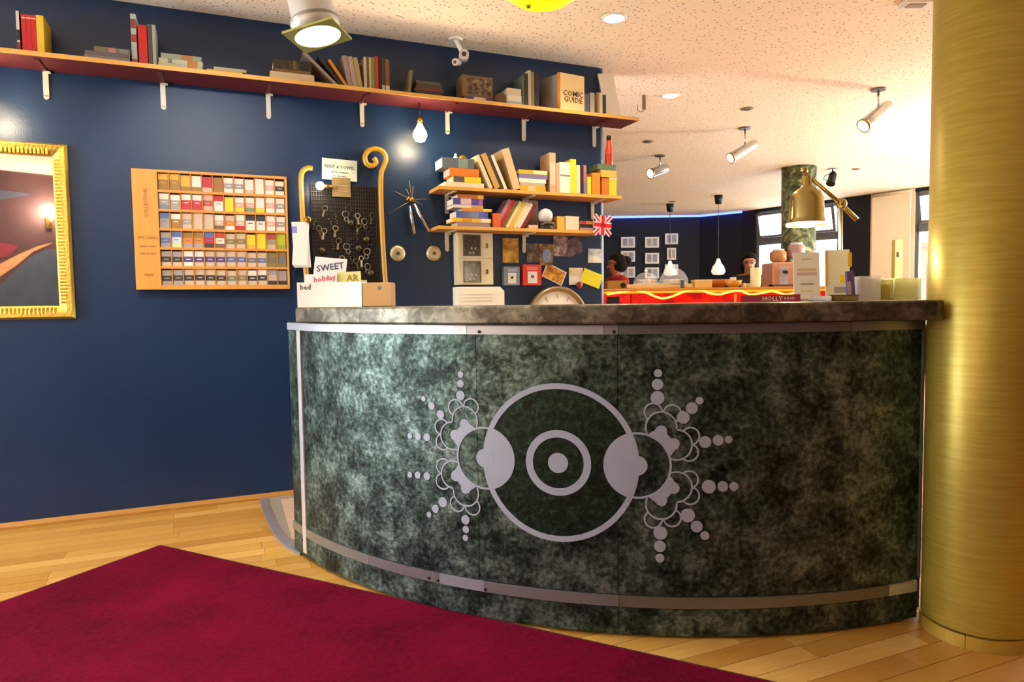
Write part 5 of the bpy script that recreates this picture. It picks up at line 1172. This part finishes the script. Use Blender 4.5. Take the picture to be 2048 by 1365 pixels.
MB().box((xs[2], YB - 0.002, (ZBAR - 0.06) / 2), (0.02, 0.03, ZBAR - 0.06)).obj('divider', pm('#d89058', 0.5), br)
MB().box(((bx0 + bx1) / 2, YB, ZBAR - 0.036), (bx1 - bx0, 0.024, 0.02)).obj('light_strip', pm('#e8801c', 0.5, emis='#f08a10', estr=1.1), br)
wave = [(1214, 590), (1240, 586), (1262, 582), (1280, 583), (1296, 588), (1312, 595), (1326, 598), (1342, 595), (1360, 588), (1376, 582), (1400, 581), (1420, 588), (1440, 590), (1460, 585), (1480, 583), (1500, 590), (1520, 588), (1545, 584), (1570, 590), (1590, 587)]
MB().tube([tuple(p) for p in smooth([atY(x, y - 1, YB - 0.02) for x, y in wave])], 0.009, 8).obj('light_wave', pm('#ffd060', 0.5, emis='#ffc040', estr=3), br)
MB().box(((bx0 + bx1) / 2, YB + 0.30, ZBAR - 0.0125), (bx1 - bx0, 0.68, 0.025)).obj('top', pm('#c07c2c', 0.45, var=0.2, scale=8, stretch=(1, 8, 8)), br, bev=0.006)
ZQ = ZBAR + 0.001
MB().box((0, 0, 0), (0.12, 0.03, 0.10)).obj('drain_hole', M_BLACK, br, tuple(atY(1226, 604, YB - 0.01)))
def onbar(x, yo=0.15): p = atY(x, 578, YB + yo); return (p.x, YB + yo, ZQ)
def bsz(px_, yo=0.15): return px_ / F * (YB + yo)
t = thing('wooden_crate', 'small brown crate with round hole on far bar by wall', 'crate', onbar(1231))
MB().box((0, 0, bsz(16) / 2), (bsz(38), 0.2, bsz(16))).obj('body', pm('#9a7424', 0.6), t, bev=0.004); MB().lathe([(0.026, 0), (0.026, 0.006)], 16, R=Matrix.Translation((bsz(12), -0.098, bsz(7))) @ Matrix.Rotation(pi / 2, 4, 'X')).obj('hole', M_BLACK, t)
t = thing('serving_tray', 'long beige tray below the glass domes on far bar', 'tray', onbar(1314))
MB().box((0, 0, bsz(8) / 2), (bsz(128), 0.26, bsz(8))).obj('body', pm('#d8b078', 0.5), t, bev=0.006); MB().box((0, 0, bsz(8)), (bsz(122), 0.24, 0.004)).obj('inlay', pm('#c49a60', 0.5), t)
def dome(label, x, wpx, hpx):
    p = onbar(x); t = thing('glass_dome', label, 'glass dome', (p[0], p[1], ZQ + bsz(8) + 0.004), group='glass domes on the far bar'); r = bsz(wpx) / 2; h = bsz(hpx)
    MB().lathe([(r, 0)] + [(r * math.cos(a) , h * math.sin(a)) for a in [i * pi / 16 for i in range(1, 8)]] + [(0.004, h)], 28, cap=False).obj('bell', glassy('#e8ecf4', 0.2, 0.05), t)
    MB().sphere((0, 0, h + 0.012), 0.016, 12, 8).obj('knob', M_WHITE, t)
    MB().lathe([(r * 0.95, 0.0), (r * 0.98, 0.008)], 28).obj('plate', M_WHITE, t)
    for i in range(4): MB().sphere((r * 0.5 * math.cos(i * 1.6), r * 0.5 * math.sin(i * 1.6), 0.03), 0.035, 10, 6, sq=(1, 1, 0.6)).obj('pastry', pm(['#b88a58', '#d8c8b8', '#a89888', '#c8a890'][i], 0.7), t)
dome('smaller left glass dome with pastries on far bar', 1292, 50, 24); dome('larger right glass dome with pastries on far bar', 1347, 58, 32)
p = onbar(1365, -0.016); MB().lathe([(0.018, 0), (0.02, 0.01), (0.018, 0.07), (0.02, 0.075)], 14).obj('salt_shaker', pm('#3c4048', 0.4), None, (p[0], p[1], ZQ), label='small dark shaker in front of the right dome', category='shaker')
t = thing('pastry_box', 'plain beige box right of the glass domes on far bar', 'box', onbar(1403)); MB().box((0, 0, bsz(15) / 2), (bsz(34), 0.15, bsz(15))).obj('body', pm('#d8b468', 0.6), t, bev=0.004); MB().box((0, 0, bsz(15)), (bsz(35), 0.155, 0.01)).obj('lid', pm('#e2c890', 0.6), t)
def bowl(label, x, wpx, hpx, col, yo):
    r = bsz(wpx, yo) / 2; h = bsz(hpx, yo); t = thing('wooden_bowl', label, 'bowl', onbar(x, yo))
    b0 = MB().lathe([(r * 0.45, 0), (r * 0.8, h * 0.35), (r, h), (r * 0.95, h), (r * 0.75, h * 0.4), (0.01, h * 0.15)], 28, cap=False).obj('bowl', pm(col, 0.45), t)
    MB().lathe([(r * 0.88, h * 0.72), (r * 0.5, h * 0.9), (0.01, h * 0.95)], 20, cap=False).obj('contents', pm('#c88a2c', 0.7, var=0.4, scale=80, bump=0.6, bscale=80), t)
bowl('large orange wooden bowl on far bar', 1434, 50, 17, '#b86c14', 0.36); bowl('small amber wooden bowl right of the large bowl', 1467, 34, 14, '#c8841c', 0.08)
p = onbar(1466, 0.42); MB().lathe([(0.022, 0), (0.03, 0.05), (0.032, 0.11), (0.029, 0.11), (0.024, 0.05), (0.004, 0.01)], 16, cap=False).obj('cup', M_WHITE, None, (p[0], p[1], ZQ), label='white cup standing behind the wooden bowls', category='cup')
for i, (x, yo) in enumerate(((1487, 0.1), (1497, 0.25))):
    p = onbar(x, yo); MB().lathe([(0.02, 0), (0.026, 0.015), (0.026, 0.04), (0.022, 0.04), (0.005, 0.01)], 14, cap=False).obj('cup', pm('#d8c490', 0.5), None, (p[0], p[1], ZQ), label='small cream cup, %s of two beside the paper cups' % ('left', 'right')[i], category='cup')
t = thing('paper_cups', 'cream stack of paper cups before the dark haired person', 'cups', onbar(1511, 0.12))
for i in range(5): MB().lathe([(0.045, i * 0.034), (0.053, i * 0.034 + 0.055), (0.05, i * 0.034 + 0.055)], 20, cap=False).obj('cup', pm('#e6d6a4', 0.6), t)
# coffee machine and grinders
t = thing('coffee_machine', 'copper coloured coffee machine at right of far bar', 'coffee machine', onbar(1561, 0.3)); W_ = bsz(52, 0.3); H_ = bsz(48, 0.3)
MB().box((0, 0.02, H_ * 0.5), (W_, 0.3, H_)).obj('body', pm('#d8a284', 0.35, 0.4), t, bev=0.01)
MB().box((-W_ * 0.08, -0.135, H_ * 0.45), (W_ * 0.3, 0.02, H_ * 0.75)).obj('front_plate', pm('#c8c8d0', 0.3, 0.5), t); MB().tube([(-W_ * 0.08, -0.13, H_ * 0.62), (-W_ * 0.08, -0.2, H_ * 0.58)], 0.018).obj('group_head', M_BLACK, t); MB().box((0, -0.1, 0.012), (W_, 0.12, 0.024)).obj('drip_tray', M_CHROME, t)
def grinder(label, x, yt, yo, col):
    t = thing('coffee_grinder', label, 'grinder', onbar(x, yo)); zt = atY(x, yt, YB + yo).z - ZQ
    MB().lathe([(0.06, 0), (0.06, 0.02), (0.045, 0.05), (0.045, zt * 0.5), (0.065, zt * 0.58), (0.065, zt * 0.64)], 20).obj('base', pm('#c8c4c4', 0.35, 0.5), t)
    MB().lathe([(0.05, zt * 0.64), (0.085, zt * 0.72), (0.085, zt * 0.92), (0.07, zt * 0.95)], 20).obj('hopper', pm(col, 0.4), t); MB().lathe([(0.06, zt * 0.95), (0.062, zt)], 20).obj('lid', pm('#e8e4ea', 0.4), t)
grinder('tan coffee grinder hopper rising behind copper machine', 1556, 499, 0.55, '#b07c48')
grinder('taller white lidded coffee grinder behind the white flyer', 1592, 486, 0.55, '#a88c84')
# framed pictures on the far wall
def wallframe(label, x, y, w, h, Y=13.985):
    a = atY(x - w / 2, y + h / 2, Y); b = atY(x + w / 2, y - h / 2, Y)
    t = thing('framed_picture', label, 'picture', ((a.x + b.x) / 2, Y, (a.z + b.z) / 2), group='white framed pictures on the dark far wall')
    W_, H_ = b.x - a.x, b.z - a.z
    MB().box((0, 0.005, 0), (W_, 0.03, H_)).obj('frame', pm('#dcdcd8', 0.5, emis='#dcdcd8', estr=0.0), t)
    for s_ in (-1, 1): MB().box((s_ * W_ * 0.2, -0.012, 0), (W_ * 0.3, 0.004, H_ * 0.68)).obj('print', pm(random.choice(['#8c94a4', '#a89c94', '#6c7484', '#9aa0a8']), 0.5, var=0.4, scale=10), t)
for nm, x, ys_, w in (('left', 1256, (485, 513, 545), 28), ('middle', 1304, (485, 517, 546), 28), ('right', 1343, (478, 508, 540), 26)):
    for rn, y in zip(('top', 'middle', 'bottom'), ys_):
        wallframe('white framed picture, %s of the %s column on dark far wall' % (rn, nm), x, y, 18 if (nm == 'right' and rn == 'middle') else w, 24 if (nm == 'right' and rn == 'middle') else 22)
# blue light line along the far ceiling
ld = MB(); pts = [(-0.5, 13.95), (3.84, 13.9), (4.50, 13.34)]
for (xa, ya), (xb, yb) in zip(pts[:-1], pts[1:]):
    L = math.hypot(xb - xa, yb - ya); ld.box((0, 0, 0), (L, 0.03, 0.035), Matrix.Translation(((xa + xb) / 2, (ya + yb) / 2, CEIL - 0.02)) @ Matrix.Rotation(math.atan2(yb - ya, xb - xa), 4, 'Z'))
ld.obj('light_strip', pm('#4050ff', 0.5, emis='#4860ff', estr=5), None, label='blue light strip along the far ceiling edge', category='light strip')
# pendant lamps
for i, (x, yc, yb_, lb) in enumerate(((1340, 408, 540, 'white onion shaped pendant lamp above the right glass dome'), (1437, 391, 537, 'white onion shaped pendant lamp above the wooden bowl'))):
    p = atz(x, yc, CEIL); q = atY(x, yb_, p.y); t = thing('pendant_lamp', lb, 'lamp', (p.x, p.y, CEIL), group='far pendant lamps'); dz = q.z - CEIL
    MB().lathe([(0.05, -0.14), (0.07, 0.0)], 20).obj('ceiling_cup', M_BLACK, t); MB().tube([(0, 0, -0.1), (0, 0, dz + 0.16)], 0.005, 6).obj('cord', pm('#3c3c44', 0.5), t)
    MB().lathe([(0.004, dz - 0.11), (0.09, dz - 0.10), (0.115, dz - 0.05), (0.09, dz + 0.03), (0.05, dz + 0.08), (0.022, dz + 0.16)], 24, cap=False).obj('glass', pm('#e8e4dc', 0.3, emis='#fff4e0', estr=0.5), t)
# green pillar
p = atz(1612, 329, CEIL); r = 33 / F * p.y
gp = thing('round_pillar', 'green marbled round pillar in the far room', 'pillar', (p.x, p.y + r, 0))
MB().lathe([(r, 0), (r, CEIL - 0.001)], 40).obj('shaft', ramp_mat('green_marble', [(0.4, '#2c3420'), (0.52, '#5c6c48'), (0.64, '#a8a884')], 7, 8, 0.4, 0, 0, dist=1.5), gp)
MB().lathe([(r + 0.02, 0), (r + 0.02, 0.1), (r + 0.001, 0.11)], 40).obj('base', pm('#3c3c34', 0.5), gp)
# roller blind on the cream stretch of window wall, and a standing yellow post
P0 = RWP + RWD * 2.82
rbd = thing('roller_blind', 'pale cream roller blind panel between far windows', 'blind', (P0.x, P0.y, 0), (0, 0, RWA))
MB().box((0, -0.05, 2.0), (0.60, 0.01, 1.7)).obj('fabric', pm('#f4ead6', 0.8, var=0.03), rbd); MB().tube([(-0.31, -0.05, CEIL - 0.04), (0.31, -0.05, CEIL - 0.04)], 0.03).obj('roller', pm('#d8ccb8', 0.5), rbd); MB().tube([(-0.30, -0.05, 1.14), (0.30, -0.05, 1.14)], 0.012).obj('hem_bar', M_GREYM, rbd)
p = atY(1795, 480, 9.0); q = atY(1795, 480, 9.0)
yp = thing('wooden_post', 'pale yellow wooden post with a door latch near right window', 'post', (p.x, 9.0, 0))
MB().box((0, 0, q.z / 2), (0.10, 0.08, q.z)).obj('post', pm('#e8d070', 0.5), yp); MB().box((-0.02, -0.045, atY(1795, 510, 9.0).z), (0.025, 0.02, 0.07)).obj('latch', M_BLACK, yp)

# ================================================================== PEOPLE
def person(name, label, loc, rz, shirt, hair, skin, lean=0.0, hairstyle='bob'):
    root = thing(name, label, 'person', loc, (0, 0, rz))
    J = [((0, 0, 0.96), 0.14), ((0, 0, 1.12), 0.13), ((0, 0.0, 1.30), 0.145), ((0, 0.01, 1.435), 0.10), ((0, 0.0, 1.485), 0.052), ((0, -0.015, 1.53), 0.060), ((0, -0.02, 1.585), 0.078), ((0, -0.01, 1.645), 0.082), ((0, 0.0, 1.69), 0.055)]
    v = [j[0] for j in J]; rad = [(j[1] * (1.25 if i < 4 else 1.0), j[1] * (0.8 if i < 4 else 1.12)) for i, j in enumerate(J)]; e = [(i, i + 1) for i in range(8)]
    def chain(start, pts):
        p = start
        for (c, r) in pts: v.append(c); rad.append((r, r)); e.append((p, len(v) - 1)); p = len(v) - 1
        return p
    for s in (-1, 1):
        hnd = chain(3, [((s * 0.16, 0.01, 1.425), 0.062), ((s * 0.21, 0.02, 1.24), 0.048), ((s * 0.23, 0.0, 1.10), 0.042), ((s * 0.20, -0.14, 1.06), 0.034), ((s * 0.16, -0.24, 1.08), 0.026), ((s * 0.15, -0.29, 1.085), 0.030)])
        for k, (dx, ln) in enumerate(((-0.022, 0.055), (-0.008, 0.065), (0.008, 0.062), (0.022, 0.05))):
            chain(hnd, [((s * 0.15 + dx, -0.32, 1.085), 0.009), ((s * 0.15 + dx * 1.1, -0.32 - ln * 0.6, 1.072), 0.0085), ((s * 0.15 + dx * 1.1, -0.32 - ln, 1.05), 0.008)])
        chain(hnd, [((s * 0.15 - s * 0.03, -0.29, 1.08), 0.010), ((s * 0.15 - s * 0.05, -0.32, 1.07), 0.009)])
        chain(0, [((s * 0.095, 0, 0.86), 0.095), ((s * 0.10, -0.01, 0.50), 0.062), ((s * 0.10, 0.02, 0.12), 0.042), ((s * 0.10, 0.01, 0.05), 0.045), ((s * 0.105, -0.13, 0.035), 0.035)])
    chain(6, [((0, -0.095, 1.585), 0.014), ((0, -0.112, 1.565), 0.010)])
    for s in (-1, 1): chain(7, [((s * 0.082, 0.01, 1.60), 0.012), ((s * 0.09, 0.015, 1.615), 0.012)])
    me = bpy.data.meshes.new('body_skeleton'); me.from_pydata(v, e, [])
    o = bpy.data.objects.new('tmp_body', me); COL.objects.link(o)
    sk = o.modifiers.new('skin', 'SKIN'); sk.use_smooth_shade = True
    for i, r in enumerate(rad): me.skin_vertices[0].data[i].radius = r
    me.skin_vertices[0].data[0].use_root = True
    ss = o.modifiers.new('sub', 'SUBSURF'); ss.levels = 2; ss.render_levels = 2
    dg = bpy.context.evaluated_depsgraph_get(); dg.update()
    nm = bpy.data.meshes.new_from_object(o.evaluated_get(dg)); bpy.data.objects.remove(o)
    nm.materials.clear()
    for m_ in (pm(skin, 0.55, var=0.06), pm(shirt, 0.8, var=0.12), pm('#22242c', 0.8), pm('#14120f', 0.5)): nm.materials.append(m_)
    for p_ in nm.polygons:
        c = p_.center; p_.use_smooth = True
        if c.z > 1.475: k = 0
        elif c.y < -0.10 and c.z > 1.0 and abs(c.x) < 0.26: k = 0
        elif c.z > 0.93: k = 1
        elif c.z > 0.08: k = 2
        else: k = 3
        p_.material_index = k
    link('body', nm, root)
    hm = MB()
    hm.sphere((0, 0.018, 1.625), 0.104, 24, 16, sq=(0.95, 1.05, 1.12))
    kept = [i for i, f in enumerate(hm.f) if not (sum(hm.v[j][1] for j in f) / len(f) < -0.045 and sum(hm.v[j][2] for j in f) / len(f) < 1.665)]
    hm.f = [hm.f[i] for i in kept]; hm.m = [0] * len(kept); hm.sm = [True] * len(kept)
    if hairstyle == 'bob': hm.sphere((0, 0.05, 1.55), 0.09, 18, 12, sq=(1.15, 0.8, 1.25))
    else: hm.sphere((0, 0.13, 1.65), 0.06, 16, 10); hm.sphere((0, 0.06, 1.60), 0.08, 16, 10)
    hm.obj('hair', pm(hair, 0.8, var=0.3, scale=60, stretch=(8, 8, 1), spec=0.15), root)
    for s in (-1, 1): MB().sphere((s * 0.032, -0.097, 1.612), 0.011, 10, 6, sq=(1.2, 0.5, 0.7)).obj('eye', M_BLACK, root); MB().box((s * 0.032, -0.099, 1.634), (0.034, 0.008, 0.006)).obj('eyebrow', pm(hair, 0.6), root)
    MB().sphere((0, -0.088, 1.535), 0.02, 12, 6, sq=(1.1, 0.5, 0.3)).obj('mouth', pm('#9c5048', 0.5), root)
    MB().lathe([(0.078, 1.45), (0.066, 1.475), (0.060, 1.478)], 20, (0, 0, 0), cap=False).obj('collar', pm(shirt, 0.8, var=0.12), root)
    return root
p = atY(1232, 535, 7.75)
person('person', 'person with tied dark hair in red top behind the far bar', (p.x, 7.75, p.z - 1.60 + 0.0 if False else 0.0), -1.25, '#b01a20', '#1c120f', '#b06a3c', hairstyle='bun')
p = atY(1499, 530, 7.9)
person('person', 'person with dark bob hair in dark top behind paper cups', (p.x, 7.9, 0), -0.35, '#1c1a1e', '#140e0d', '#c08a6a')
